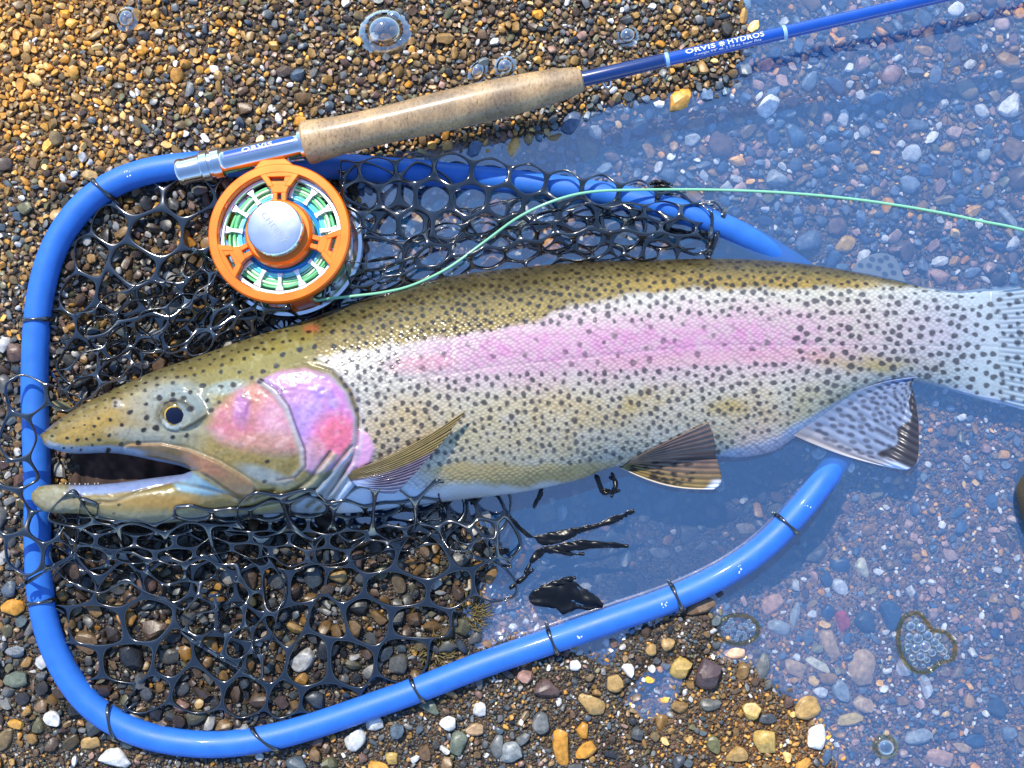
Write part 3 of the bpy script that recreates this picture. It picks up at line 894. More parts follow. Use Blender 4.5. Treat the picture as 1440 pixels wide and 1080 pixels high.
for (x, y) in ((813, 888), (935, 853), (1036, 796), (1131, 711), (182, 237)):
    c, t = on_rim(x, y); n = Vector((-t.y, t.x, 0)); m = MB()
    for k in range(7):
        du, dv = random.uniform(-1, 1) * 0.0022, random.uniform(-1, 1) * 0.0026
        zz = math.sqrt(RIM_R ** 2 - dv ** 2) + 0.00006
        q = c + t * du + n * dv + Vector((0, 0, zz)); r_ = random.uniform(.0003, .0006)
        m.add([q + Vector((r_ * math.cos(a_ * 1.047), r_ * math.sin(a_ * 1.047), 0)) for a_ in range(6)], [(0, 1, 2, 3, 4, 5)])
    fix(m.build("printed_mark", MAT_PRINT, net, smooth=False))

NV, NF, NIN = [], [], []
def hex_sheet(u0, u1, v0, v1, w, h, warp, keep, fac=0.78, jit=4.0):
    """moulded net: honeycomb cells in (u,v), every face becomes a ring"""
    ids = {}; pts = []; faces = []
    nj = int((v1 - v0) / (h * 0.75)) + 2; ni = int((u1 - u0) / w) + 2
    for j in range(nj):
        for i in range(ni):
            cx = u0 + i * w + (w / 2 if j % 2 else 0); cy = v0 + j * h * 0.75
            f = []
            for (dx, dy) in ((0, -.5), (.5, -.25), (.5, .25), (0, .5), (-.5, .25), (-.5, -.25)):
                k = (round((cx + dx * w) * 2 / w), round((cy + dy * h) * 4 / h))
                if k not in ids: ids[k] = len(pts); pts.append((cx + dx * w, cy + dy * h))
                f.append(ids[k])
            faces.append((f, cx, cy))
    A = np.array(pts) + np.random.default_rng(len(pts)).normal(0, jit, (len(pts), 2))
    wpx, wpy, wz = warp(A[:, 0], A[:, 1])
    used = {}; base = len(NV)
    for (f, cx, cy) in faces:
        ex = float(np.mean(wpx[f])); ey = float(np.mean(wpy[f]))
        if not keep(ex, ey): continue
        ring = []
        def outer(key, x, y, z):
            if key not in used:
                used[key] = len(NV); NV.append(tuple(P(x, y, z)))
            return used[key]
        cz = float(np.mean(wz[f])); inner = []
        ff = fac * random.uniform(0.97, 1.03)
        for q in range(6):
            k, k2 = f[q], f[(q + 1) % 6]
            mx_, my_, mz_ = (wpx[k] + wpx[k2]) / 2, (wpy[k] + wpy[k2]) / 2, (wz[k] + wz[k2]) / 2 - 0.0006
            ring.append(outer(k, wpx[k], wpy[k], wz[k])); ring.append(outer((min(k, k2), max(k, k2)), mx_, my_, mz_))
            for (x_, y_, z_, g) in ((wpx[k], wpy[k], wz[k], ff), (mx_, my_, mz_, min(0.955, ff + 0.06))):
                inner.append(len(NV)); NV.append(tuple(P(ex + (x_ - ex) * g, ey + (y_ - ey) * g, cz + (z_ - cz) * g)))
        for k in range(12):
            NF.append((ring[k], ring[(k + 1) % 12], inner[(k + 1) % 12], inner[k]))

def fsd(x, y): return sd_poly(np.asarray(x, float), np.asarray(y, float), FISH_POLY)
def net_base(x, y, lift=0.0025, amp=0.010, seed=1):
    z = np.maximum(bed_z(x, y), -0.030) + lift + amp * fbm(x, y, 70, seed)
    d, par = dist_poly(x, y, RIM_CLOSED)
    rz = rim_z_at(par)
    z = np.where((y < 420) & (x > 470), np.maximum(z, 0.0012 + amp * 0.8 * fbm(x, y, 60, seed)), z); z = np.where((y > 640) & (x > 560), np.maximum(z, 0.001 + amp * 0.5 * fbm(x, y, 60, seed)), z)
    z = z + (np.where(y < 420, np.maximum(rz + np.where(x > 470, RIM_R + 0.001, 0), 0.002), rz) - 0.001 - z) * (1 - sstep(10, 75, d))
    return z
def main_warp(u, v):
    x = u + 26 * (fbm(u, v, 110, 2) - 0.5) * 2; y = v + 24 * (fbm(u, v, 100, 5) - 0.5) * 2
    z = net_base(x, y)
    low = (y > 640) & (x < 640)
    fs = fsd(x, y)
    over = np.where(low, sstep(-55, -4, fs), 0)
    ft = body_z(np.clip(x, 60, 1400), np.minimum(y, f_bot(np.clip(x, 60, 1400)) - 1)) + 0.0022
    edge = f_mid(np.clip(x, 60, 1400)) + 0.002
    tgt = np.where(fs > 0, ft, edge)
    z = z + (np.maximum(tgt, z) - z) * over
    return x, y, z
rim_poly = rim_px
def in_rim(x, y): return float(sd_poly(np.array([x], float), np.array([y], float), rim_poly)[0])
strip_low = interp([(470, 430), (520, 400), (560, 388), (640, 352), (700, 344), (850, 322), (1010, 318)])
def main_keep(x, y):
    if in_rim(x, y) < 21: return False
    fs = float(fsd([x], [y])[0])
    if y > 560:
        if fs > 9: return False
        if y < 640: return x < 75
        if y > 830: return x < 640 - (y - 830) * 0.2
        return x < 700
    if fs > -8: return False
    if x < 470: return True
    return x < 1000 and y < float(strip_low(x))
hex_sheet(40, 1040, 210, 1060, 65, 68, main_warp, main_keep, 0.865, 5.0)

def strip(path, width, cell, rows, z0, zamp, seed, fac=0.83, over_fish=False, absz=None):
    pp = np.array(catmull([np.array(p, float) for p in path], 12)); d = np.concatenate([[0], np.cumsum(np.hypot(*np.diff(pp[:, :2], axis=0).T))]); L = d[-1]
    tx = np.gradient(pp[:, 0]); ty = np.gradient(pp[:, 1]); ln = np.hypot(tx, ty); tx /= ln; ty /= ln
    h = 1.0 / (rows * 0.75)
    def warp(u, v):
        px = np.interp(u, d, pp[:, 0]); py = np.interp(u, d, pp[:, 1]); nx_ = -np.interp(u, d, ty); ny_ = np.interp(u, d, tx)
        off = (v - 0.5) * width * (0.7 + 0.6 * vnoise(u, v * 0, 60, seed))
        wob = 9 * (vnoise(u, v * 40, 25, seed + 1) - 0.5)
        x = px + nx_ * (off + wob); y = py + ny_ * (off + wob)
        z = np.maximum(bed_z(x, y), -0.02) + z0 + zamp * (0.5 + 0.5 * np.sin(v * 7 + 5 * vnoise(u, v * 0, 50, seed + 2))) 
        if absz is not None: z = absz + zamp * (0.5 + 0.5 * np.sin(v * 5 + u / 11.0 + 6 * vnoise(u, v * 9, 22, seed + 2)))
        if over_fish:
            fs = fsd(x, y); e = f_mid(np.clip(x, 60, 1400))
            ft = body_z(np.clip(x, 60, 1400), np.minimum(y, f_bot(np.clip(x, 60, 1400)) - 1)) + 0.002
            z = np.where(fs > -2, ft, np.maximum(z, e - 0.004 + 0.004 * np.sin(u / 17.0)))
        return x, y, z
    hex_sheet(0, L, 0, 1.0, cell, h, warp, lambda x, y: (fsd([x], [y])[0] < (13 if over_fish else -4)) and in_rim(x, y) > -40, fac, 0.0)

strip([(95, 560), (150, 525), (215, 490), (280, 455), (350, 430), (420, 425), (470, 415)], 58, 52, 2, 0.010, 0.012, 1)
strip([(85, 735), (150, 760), (230, 770), (300, 775), (350, 800), (360, 860), (320, 930)], 54, 52, 2, 0.006, 0.012, 3)
strip([(110, 735), (200, 742), (300, 738), (400, 736), (500, 735), (620, 722)], 38, 54, 2, 0.010, 0.008, 4, over_fish=True)
strip([(480, 262), (600, 256), (700, 264), (800, 280), (900, 294), (1010, 326)], 34, 52, 1, 0.016, 0.008, 6)
strip([(490, 395), (560, 380), (640, 350), (740, 330), (850, 315), (1000, 325)], 40, 50, 2, 0.020, 0.010, 7)
strip([(70, 540), (46, 600), (52, 660), (36, 700), (48, 760), (70, 800)], 50, 54, 1, 0.022, 0.006, 8)
strip([(240, 505), (300, 452), (355, 405), (400, 415), (455, 420)], 60, 46, 3, 0.014, 0.012, 2)
strip([(120, 470), (180, 440), (260, 420), (300, 370)], 46, 50, 2, 0.010, 0.010, 10)
strip([(650, 690), (672, 720), (700, 750), (690, 790)], 36, 44, 1, 0.020, 0.008, 9)

nm = bpy.data.meshes.new("net_mesh")
nm.from_pydata(NV, [], NF); nm.update()
nm.polygons.foreach_set("use_smooth", np.ones(len(nm.polygons), bool))
no = fix(link("net_mesh", nm, MAT_NET, net))
so = no.modifiers.new("thick", 'SOLIDIFY'); so.thickness = 0.0034; so.offset = 0
ss = no.modifiers.new("round", 'SUBSURF'); ss.levels = 2; ss.render_levels = 2

MAT_DARK_REFL = simple("black reflection shape", (0.004, 0.004, 0.005), rough=0.3, spec=0.4)
# black shapes standing in for dark rippled reflections on the water
def reflection_strand(pts, r, z):
    pp = catmull([np.array(p, float) for p in pts], 6); n = len(pp)
    return tube([P(p[0], p[1], z + 0.0012 * math.sin(i * 1.1)) for i, p in enumerate(pp)], [r * (0.35 + 0.65 * math.sin(math.pi * (i + 0.5) / n) * (0.75 + 0.35 * math.sin(i * 1.7))) for i in range(n)], 8)
def reflection_ribbon(pts, wid, seed):
    """a wavy black sheet at the surface, imitating a dark reflection"""
    pp = np.array(catmull([np.array(p, float) for p in pts], 14)); n = len(pp); r_ = np.random.default_rng(seed)
    tx = np.gradient(pp[:, 0]); ty = np.gradient(pp[:, 1]); ln = np.hypot(tx, ty); nx_, ny_ = -ty / ln, tx / ln
    u = np.arange(n) / (n - 1); w = wid * np.sin(np.pi * np.clip(u, .02, .98)) ** 0.6 * (0.35 + 1.1 * vnoise(u * 100, u * 0, 11, seed)); m_ = 9; V = []; F = []
    for i in range(n):
        for j in range(m_):
            v = j / (m_ - 1) * 2 - 1; x = pp[i, 0] + nx_[i] * v * w[i]; y = pp[i, 1] + ny_[i] * v * w[i]
            z = 0.0006 * (1 - v * v) + 0.0042 * (fbm(np.array([x * 0.6 + y]), np.array([y * 2.2 - x]), 14, seed + 1, 2)[0] - 0.47)
            V.append(P(x, y, z))
    for i in range(n - 1):
        for j in range(m_ - 1): F.append((i * m_ + j, (i + 1) * m_ + j, (i + 1) * m_ + j + 1, i * m_ + j + 1))
    m = MB(); m.add(V, F); o = fix(m.build("dark_reflection", MAT_DARK_REFL, net)); q = o.modifiers.new("thick", 'SOLIDIFY'); q.thickness = 0.0006; q.offset = -1
for k, (pts, wid) in enumerate([([(718, 728), (745, 754), (775, 757), (810, 747), (850, 736), (892, 718)], 7), ([(738, 806), (756, 780), (785, 771), (830, 766), (884, 768)], 6), ([(744, 842), (775, 838), (810, 840), (848, 852)], 22),
                                ([(760, 826), (790, 818), (810, 812)], 4), ([(655, 748), (690, 774), (716, 774)], 7), ([(716, 828), (735, 814), (750, 800)], 3), ([(770, 772), (800, 778), (822, 779)], 3)]):
    reflection_ribbon(pts, wid, 20 + k)
for pts, r in ([((838, 672), (846, 690)), .0016], [((858, 668), (866, 684), (862, 694)), .0016], [((846, 690), (872, 692)), .0014], [((760, 690), (752, 712)), .0014],
               [((668, 690), (664, 705)), .0018], [((1000, 322), (985, 330), (960, 326), (930, 318)), .0030], [((915, 265), (930, 262), (945, 266)), .0045]):
    m = MB(); nst = max(2, int(r / 0.0009))
    for q in range(nst):
        off = (q - (nst - 1) / 2) * r / S * 0.5
        i0, i1 = sorted((random.uniform(0, 0.25), random.uniform(0.75, 1.0)))
        wv = [(p[0] + random.uniform(-3, 3) + off * 0.35, p[1] + off + random.uniform(-4, 4)) for p in pts]
        m.add(*reflection_strand(wv, random.uniform(0.0012, 0.0021), random.uniform(-0.0006, 0.0012)))
    fix(m.build("dark_reflection", MAT_DARK_REFL, net))

# ------------------------------------------------------------------ fly rod
RA, RB = P(250, 243, 0.032), P(1193, 25, 0.042)
RT = (RB - RA).normalized()
def rod_d(px):
    lo, hi = -0.2, 1.6
    for _ in range(50):
        t = (lo + hi) / 2; q = RA + (RB - RA) * t
        if 720 + q.x * H / ((H - q.z) * S) < px: lo = t
        else: hi = t
    return (RB - RA).length * lo
RPX = S * (H - 0.035) / H
RAD_SIDE = RT.cross(Vector((0, 0, 1))).normalized()      # points to the lower side of the picture
RAD_UP = RAD_SIDE.cross(RT).normalized()
def rod_prof(lst): return [(rod_d(x), r * RPX) for x, r in lst]
rod = empty("fly_rod", RA)
tag(rod, "blue fly rod with cork grip lying above the trout", "fishing rod")
def rodpart(name, prof, mat, n=48, parent=None, sharp=35):
    m = MB(); m.add(*lathe(rod_prof(prof), RA, RB, n)); return fix(m.build(name, mat, parent or rod, sharp=sharp))
blank = rodpart("rod_blank", [(812, 9.4), (1000, 9.2), (1250, 8.8), (1700, 8.0)], MAT_BLANK)
rodpart("thread_winding", [(817, 10.2), (819, 10.6), (870, 10.4), (930, 9.8), (933, 9.3)], MAT_WRAP, parent=blank)
rodpart("trim_ring", [(935, 9.9), (936, 10.2), (939, 10.2), (940, 9.9)], MAT_TRIM, parent=blank)
rodpart("trim_ring", [(1100, 9.7), (1101, 10.0), (1104, 10.0), (1105, 9.7)], MAT_TRIM, parent=blank)
rodpart("cork_grip", [(427, 10), (428, 27), (431, 30.5), (437, 31), (450, 29.2), (480, 26.6), (520, 25.6), (560, 26), (600, 27.3), (640, 28), (690, 27.8), (740, 26), (775, 23.6), (800, 20.5), (812, 18.4), (817, 16.4), (819, 13), (819.5, 9)], MAT_CORK, 64)
rodpart("grip_ring", [(422, 16), (423, 22), (428, 23), (429, 10)], MAT_SILVER)
seat = rodpart("reel_seat", [(250, 6), (251, 17.0), (253, 18.6), (257, 18.8), (260, 17.4), (284, 18.6), (286, 21.5), (296, 21.8), (297, 19.4), (301, 19.2), (302, 22.2), (313, 22.0), (315, 19), (318, 17.2), (424, 16.6), (428, 15)], MAT_SILVER, 56)
def rodpoint(px, along_off, side, r):
    """a point on the cylinder of radius r round the rod axis, side = arc length to the lower side of the picture"""
    a = side / r
    return RA + RT * (rod_d(px) + along_off) + RAD_SIDE * math.sin(a) * r + RAD_UP * math.cos(a) * r
def wrapped(uv_pts, faces, px, side, r, name, mat, parent, smooth=False):
    V = []
    for (u, v) in uv_pts: V.append(rodpoint(px, u, side - v, r))
    m = MB(); m.add(V, faces); return fix(m.build(name, mat, parent, smooth=smooth))
# blue inlay with a rounded end, wrapped on the seat
ins_r = 17.0 * RPX; L = rod_d(420) - rod_d(320); hw = 5.2 * RPX; uv = []; fc = []
NSEG = 24
for i in range(NSEG + 1):
    u = L * i / NSEG; wv = hw * math.sqrt(max(0.0, 1 - max(0.0, (u - (L - hw)) / hw) ** 2))
    wv = max(wv, 1e-5)
    for j in range(5): uv.append((u, wv * (j / 2.0 - 1)))
for i in range(NSEG):
    for j in range(4): fc.append((i * 5 + j, (i + 1) * 5 + j, (i + 1) * 5 + j + 1, i * 5 + j + 1))
wrapped(uv, fc, 320, -6.5 * RPX, ins_r + 0.0002, "seat_inlay", MAT_BLANK, seat, True)

def text_geo(body, size, space=1.0, bold=0.0):
    c = bpy.data.curves.new("lettering", 'FONT'); c.body = body; c.size = size; c.space_character = space; c.offset = bold
    c.resolution_u = 3
    o = bpy.data.objects.new("lettering", c); COL.objects.link(o)
    dg = bpy.context.evaluated_depsgraph_get(); dg.update()
    me = o.evaluated_get(dg).to_mesh()
    V = [tuple(v.co) for v in me.vertices]; F = [tuple(p.vertices) for p in me.polygons]
    o.evaluated_get(dg).to_mesh_clear()
    bpy.data.objects.remove(o); bpy.data.curves.remove(c)
    return V, F
def rod_text(body, px0, px1, side, r, capx, name, parent, bold=0.0):
    V, F = text_geo(body, capx * RPX / 0.70, 1.1, bold)
    w = max(v[0] for v in V); k = (rod_d(px1) - rod_d(px0)) / w
    uv = [(v[0] * k, v[1]) for v in V]
    # subdivide-free wrap: letters are small against the curvature
    return wrapped(uv, F, px0, side, r, name, MAT_PRINT, parent)
rod_text("ORVIS", 345, 388, -3.2 * RPX, ins_r + 0.0005, 7.0, "lettering", seat, 0.00012)
rod_text("ORVIS", 963, 1005, 0.6 * RPX, 9.4 * RPX + 0.0002, 6.8, "lettering", blank, 0.00012)
rod_text("HYDROS", 1022, 1073, 0.6 * RPX, 9.4 * RPX + 0.0002, 7.6, "lettering", blank, 0.0001)
rod_text("7-weight 9'0\" wt. 2 7/8 oz. Super Fine", 974, 1068, 5.6 * RPX, 9.4 * RPX + 0.0002, 3.0, "lettering", blank, 0.00002)
# small star emblem between the two words
m = MB()
for k in range(4):
    an = k * math.pi / 4; dx, dy = math.cos(an), math.sin(an); nx_, ny_ = -dy, dx; lw, ll = 0.00028, 0.0021
    m.add([rodpoint(1014, dx * a_ * ll + nx_ * b_ * lw, -2.6 * RPX - (dy * a_ * ll + ny_ * b_ * lw), 9.4 * RPX + 0.0002 + k * 0.00002) for a_, b_ in ((-1, -1), (1, -1), (1, 1), (-1, 1))], [(0, 1, 2, 3)])
fix(m.build("star_emblem", MAT_PRINT, blank, smooth=False))
# keeper loop of wire under the blank
m = MB(); c0 = RA + RT * rod_d(851) + RAD_SIDE * 9.5 * RPX
m.add(*tube([c0 + RT * (0.0026 * math.cos(t)) + RAD_SIDE * (0.0048 * max(0, math.sin(t))) for t in np.linspace(0, math.pi, 13)], 0.0007, 8))
fix(m.build("hook_keeper", MAT_SILVER, blank))

# ------------------------------------------------------------------ fly reel
TILT = math.radians(-7)
reel_ax = Vector((-0.03, math.sin(-TILT), math.cos(TILT))).normalized()
reel = empty("fly_reel", P(392, 327, 0.046) - reel_ax * 0.040)
reel.rotation_euler = reel_ax.to_track_quat('Z', 'Y').to_euler()
reel.rotation_euler.rotate_axis('Z', -Vector((1, 0, 0)).angle(reel_ax.to_track_quat('Z', 'Y') @ Vector((1, 0, 0))) if False else 0)
tag(reel, "orange and silver fly reel wound with green line beside the cork grip", "fishing reel")
_q = reel_ax.to_track_quat('Z', 'Y').to_matrix()
ROT0 = math.atan2(_q[1][0], _q[0][0])           # local x axis seen from above
R = 101 * S * (H - 0.046) / H
def rp(r, deg): a = math.radians(deg) - ROT0; return (r * R * math.cos(a), r * R * math.sin(a))
O0, O1 = (0, 0, 0), (0, 0, 1)
def reel_lathe(name, prof, mat, closed=True, n=96, parent=None):
    m = MB(); m.add(*lathe([(d, r * R) for d, r in prof], O0, O1, n, closed)); return m.build(name, mat, parent or reel, sharp=32)
reel_lathe("front_ring", [(.0345, .855), (.0395, .859), (.0405, .872), (.0405, .975), (.0392, .996), (.036, 1.0), (.0335, .995), (.0335, .87)], MAT_ORANGE)
def bar(r0, o0, w0, r1, o1, w1, deg):
    """bar in the plane of the reel, offsets and half widths in units of R"""
    a = math.radians(deg) - ROT0; ca, sa = math.cos(a), math.sin(a)
    pts = [(r0, o0 - w0), (r1, o1 - w1), (r1, o1 + w1), (r0, o0 + w0)]
    return [(R * (r * ca - o * sa), R * (r * sa + o * ca)) for r, o in pts]
for deg in (91, 209, 345):
    m = MB()
    m.add(*prism(bar(.40, -.062, .034, .62, -.062, .040, deg), .0352, .0398))
    m.add(*prism(bar(.40, .062, .034, .62, .062, .040, deg), .0352, .0398))
    m.add(*prism(bar(.57, 0, .100, .70, 0, .150, deg), .0350, .0400))
    m.add(*prism(bar(.66, -.110, .045, .90, -.270, .060, deg), .0351, .0402))
    m.add(*prism(bar(.66, .110, .045, .90, .270, .060, deg), .0351, .0402))
    m.add(*prism(bar(.68, 0, .130, .745, 0, .170, deg), .0349, .0399))
    m.add(*prism(bar(.80, 0, .210, .90, 0, .270, deg), .0349, .0401))
    m.add(*prism(bar(.70, -.100, .05, .85, -.150, .07, deg), .0348, .0398))
    m.build("spoke", MAT_ORANGE, reel, smooth=False, bevel=0.0006)
reel_lathe("hub_ring", [(.034, .36), (.042, .365), (.043, .38), (.043, .44), (.041, .47), (.036, .485), (.034, .48)], MAT_ORANGE)
# knurled silver cap
n = 120; V = []; F = []
prof = [(.040, .385), (.043, .388), (.050, .388), (.0518, .378), (.0525, .366), (.0527, .33), (.0529, 0.16)]
for i, (d, r) in enumerate(prof):
    for k in range(n):
        rr = r * R * (1 - (0.022 if (k % 2 and i in (1, 2)) else 0)); a = 2 * math.pi * k / n
        V.append((rr * math.cos(a), rr * math.sin(a), d))
for i in range(len(prof) - 1):
    for k in range(n): F.append((i * n + k, i * n + (k + 1) % n, (i + 1) * n + (k + 1) % n, (i + 1) * n + k))
F.append(tuple((len(prof) - 1) * n + k for k in range(n)))
m = MB(); m.add(V, F); cap = m.build("hub_cap", MAT_SILVER, reel, sharp=30)
TV, TF = text_geo("CHEEKY", 0.0058, 1.25, 0.00008)
w = max(v[0] for v in TV); k = 0.0250 / w; a = math.radians(-53) - ROT0; ca, sa = math.cos(a), math.sin(a)
m = MB(); m.add([((v[0] * k - 0.0125) * ca - (v[1] - 0.002) * sa, (v[0] * k - 0.0125) * sa + (v[1] - 0.002) * ca, 0.05302) for v in TV], TF)
m.build("lettering", MAT_ENGRAVE, cap, smooth=False)
reel_lathe("spool_rim", [(.031, .795), (.0338, .798), (.0345, .806), (.0345, .845), (.0335, .852), (.031, .852)], MAT_SPOOL)
for k in range(15):
    deg = k * 24 + 6
    m = MB(); m.add(*prism(bar(.565, 0, .030, .72, 0, .026, deg), .0315, .0338)); m.add(*prism(bar(.70, 0, .026, .79, 0, .062, deg), .0314, .0337)); m.add(*prism(bar(.545, 0, .042, .585, 0, .034, deg), .0290, .0336))
    m.build("spool_spoke", MAT_SPOOL, reel, smooth=False, bevel=0.0004)
def winding(name, radii, mat, seed):
    m = MB(); rr = random.Random(seed)
    for r0 in radii:
        ph = rr.uniform(0, 6.28); z = rr.uniform(.0292, .0312)
        m.add(*tube([((r0 + .010 * math.sin(2 * t + ph)) * R * math.cos(t), (r0 + .010 * math.sin(2 * t + ph)) * R * math.sin(t), z + .0010 * math.sin(3 * t + ph)) for t in np.linspace(0, 2 * math.pi, 60, endpoint=False)], .0200 * R, 8, closed=True))
    m.build(name, mat, reel)
winding("line_winding", [.735, .70, .665], MAT_LINE_G, 1); winding("line_winding", [.685, .63], MAT_LINE_P, 2)
winding("line_winding", [.595, .565], MAT_LINE_C, 3); winding("line_winding", [.53, .50], MAT_LINE_B, 4)
reel_lathe("line_stack", [(.006, .44), (.0290, .44), (.0290, .74), (.006, .75)], MAT_LINE_G)
reel_lathe("spool_core", [(.004, .10), (.030, .12), (.030, .455), (.004, .455)], MAT_DARK)
reel_lathe("back_plate", [(.001, .05), (.0040, .05), (.0040, .86), (.001, .86)], MAT_DARK)
reel_lathe("back_ring", [(.0, .83), (.0060, .83), (.0070, .86), (.0070, .90), (.0052, .91), (.0052, .985), (.0070, 1.0), (.0066, 1.05), (.0040, 1.065), (.0, 1.04)], MAT_SILVER)
for deg in (287, 160, 40):
    m = MB(); m.add(*prism(bar(.885, 0, .15, .985, 0, .14, deg), .0050, .0345)); m.add(*prism(bar(.88, 0, .25, .99, 0, .22, deg), .0055, .0095))
    m.build("frame_pillar", MAT_ORANGE, reel, smooth=False, bevel=0.0010)
m = MB(); m.add(*prism(bar(.93, .05, .30, 1.12, .03, .20, 95), .0120, .0330)); m.add(*prism(bar(1.09, .02, .60, 1.20, .02, .55, 97), .0180, .0260))
m.build("reel_foot", MAT_SILVER, reel, smooth=False, bevel=0.0012)
m = MB(); m.add(*prism(bar(.90, .03, .34, 1.07, .06, .17, 93), .0345, .0394)); m.build("ring_shoulder", MAT_ORANGE, reel, smooth=False, bevel=0.0008)

# ------------------------------------------------------------------ fly line
FL = [(424, 395, .030), (440, 421, .030), (462, 420, .031), (500, 416, .031), (540, 411, .028), (580, 401, .022), (630, 377, .016), (680, 341, .013), (730, 305, .019), (780, 282, .021), (830, 270, .018), (900, 267, .012), (1000, 267, .0012),
      (1100, 271, .0010), (1200, 280, .0010), (1300, 295, .0010), (1380, 311, .0010), (1460, 329, .0010), (1700, 400, .0010)]
m = MB(); m.add(*tube([P(*p) for p in catmull(FL, 8)], 0.00098, 10))
fl = m.build("fly_line", MAT_LINE); tag(fl, "mint green fly line running from the reel across the water", "fishing line")

# ------------------------------------------------------------------ trout
trout = empty("trout", P(700, 560, -0.03))
tag(trout, "large spotted rainbow trout lying on its side in the net", "fish")
VM = (662 - float(f_top(270))) / (float(f_bot(270)) - float(f_top(270)))
NJ = 150
tt = np.linspace(0, 1, NJ); tt = 1 - np.cos(tt * math.pi / 2) * (1 - 0.0); tt = 0.55 * tt + 0.45 * np.linspace(0, 1, NJ) ** 1.3
xu = 56.5 + (270 - 56.5) * tt; xl = 44.5 + (270 - 44.5) * tt
xb = np.arange(271.7, 1404, 1.75)
XU = np.concatenate([xu, xb]); XL = np.concatenate([xl, xb]); NC = len(XU)
NU, NL = 150, 64
def vdist(n):
    t = np.linspace(0, 1, n); return 0.55 * t + 0.45 * (1 - np.cos(math.pi * t)) / 2
wu = vdist(NU); wl = vdist(NL)
def part_xy(Xc, upper):
    t = f_top(Xc); b = f_bot(Xc); ym = t + (b - t) * VM
    jaw = Xc <= 270.0001
    if upper: lo = t; hi = np.where(jaw, f_lipu(Xc), ym)
    else: lo = np.where(jaw, f_lipl(Xc), ym); hi = b
    hi = np.maximum(hi, lo + 0.5)
    return lo, hi
def build_xy(Xc, w, upper):
    lo, hi = part_xy(Xc, upper)
    return np.repeat(Xc[:, None], len(w), 1), lo[:, None] + (hi - lo)[:, None] * w[None, :]
Xu, Yu = build_xy(XU, wu, True); Xl, Yl = build_xy(XL, wl, False)

OPERC = [(363, 535), (395, 521), (430, 517), (462, 527), (487, 552), (500, 585), (501, 615), (490, 645), (470, 662), (440, 668), (428, 660), (425, 638), (414, 607), (402, 577), (384, 551)]
CHEEK = [(292, 602), (305, 575), (330, 552), (363, 537), (384, 552), (402, 578), (414, 608), (422, 636), (385, 636), (340, 630), (310, 622)]
PREOP = [(363, 535), (385, 550), (402, 574), (412, 603), (424, 634), (425, 658), (410, 673), (385, 677)]
GILLEDGE = [(392, 513), (430, 511), (466, 522), (492, 550), (505, 588), (503, 622), (493, 650), (475, 680), (455, 705)]
BR = [[(500, 632), (478, 658), (450, 690), (418, 713)], [(496, 656), (470, 692), (438, 717)], [(492, 682), (474, 707), (452, 720)], [(470, 640), (440, 680), (400, 708), (350, 718)]]
MAXIL = [(182, 634), (225, 634), (262, 643), (300, 660), (328, 678), (344, 690)]
JAWLINE = [(120, 705), (160, 706), (200, 690), (250, 678), (300, 690), (345, 702), (385, 690)]
CLEI = [(503, 602), (518, 610), (527, 632), (520, 652), (503, 664), (490, 672), (486, 660), (496, 640)]
MEMB = [(236, 671), (270, 663), (296, 680), (322, 694), (290, 697), (250, 690)]

def relief(X, Y):
    """details of head and skin, in pixels of height"""
    z = np.zeros(X.shape)
    hd = X < 640
    x = X[hd]; y = Y[hd]; r = np.zeros(x.shape)
    sdo = sd_poly(x, y, OPERC); r += 5.0 * sstep(-4, 5, sdo)
    d, p = dist_poly(x, y, GILLEDGE); side = sd_poly(x, y, OPERC)
    r -= 3.2 * np.exp(-(d / 3.2) ** 2) * sstep(0.05, 0.35, p)
    d, p = dist_poly(x, y, PREOP); r += 2.4 * np.exp(-(d / 5.0) ** 2)
    d, p = dist_poly(x + -5, y + 2, PREOP); r -= 2.4 * np.exp(-(d / 2.6) ** 2)
    sdc = sd_poly(x, y, CHEEK); r += 2.0 * sstep(-8, 8, sdc)
    for b in BR:
        d, p = dist_poly(x, y, b); r += 3.6 * np.exp(-(d / 4.5) ** 2); d, p = dist_poly(x + 6, y + 4, b); r -= 3.0 * np.exp(-(d / 2.5) ** 2)
    d, p = dist_poly(x, y, MAXIL); wid = 10 + 6.5 * p; r += 4.5 * sstep(1.0, 0.65, d / wid); r -= 1.5 * np.exp(-((d - wid * 1.08) / 2.2) ** 2)
    e = np.hypot((x - 252) / 37, (y - 579) / 27); r += 8.5 * sstep(1.05, 0.55, e); r -= 1.0 * np.exp(-((e - 1.08) / 0.10) ** 2)
    e2 = np.hypot((x - 247), (y - 583)); r -= 5.0 * sstep(23, 17, e2)
    lid, _ = dist_poly(x, y, [(228, 590), (240, 600), (256, 602), (274, 594), (290, 583)]); r += 2.0 * np.exp(-(lid / 3.0) ** 2)
    nb = np.hypot(x - 165, y - 568); r += 3.5 * np.exp(-(nb / 7) ** 2) - 3.0 * np.exp(-(np.hypot(x - 162, y - 566) / 3.0) ** 2)
    d, p = dist_poly(x, y, JAWLINE); r -= 2.6 * np.exp(-(d / 3.0) ** 2)
    sdk = sd_poly(x, y, CLEI); r += 2.6 * sstep(-4, 4, sdk)
    d, p = dist_poly(x, y, [(352, 568), (346, 590), (348, 610)]); r -= 2.0 * np.exp(-(d / 3.5) ** 2)
    r += 1.5 * (fbm(x, y, 14, 1) - 0.5) + 1.2 * (fbm(x, y, 5, 4) - 0.5)
    z[hd] = r
    z += 2.2 * (fbm(X, Y, 60, 2) - 0.5)
    # lateral line
    d, p = dist_poly(X, Y, [(500, 545), (700, 515), (1000, 485), (1420, 487)]); z -= 0.7 * np.exp(-(d / 2.0) ** 2)
    return z

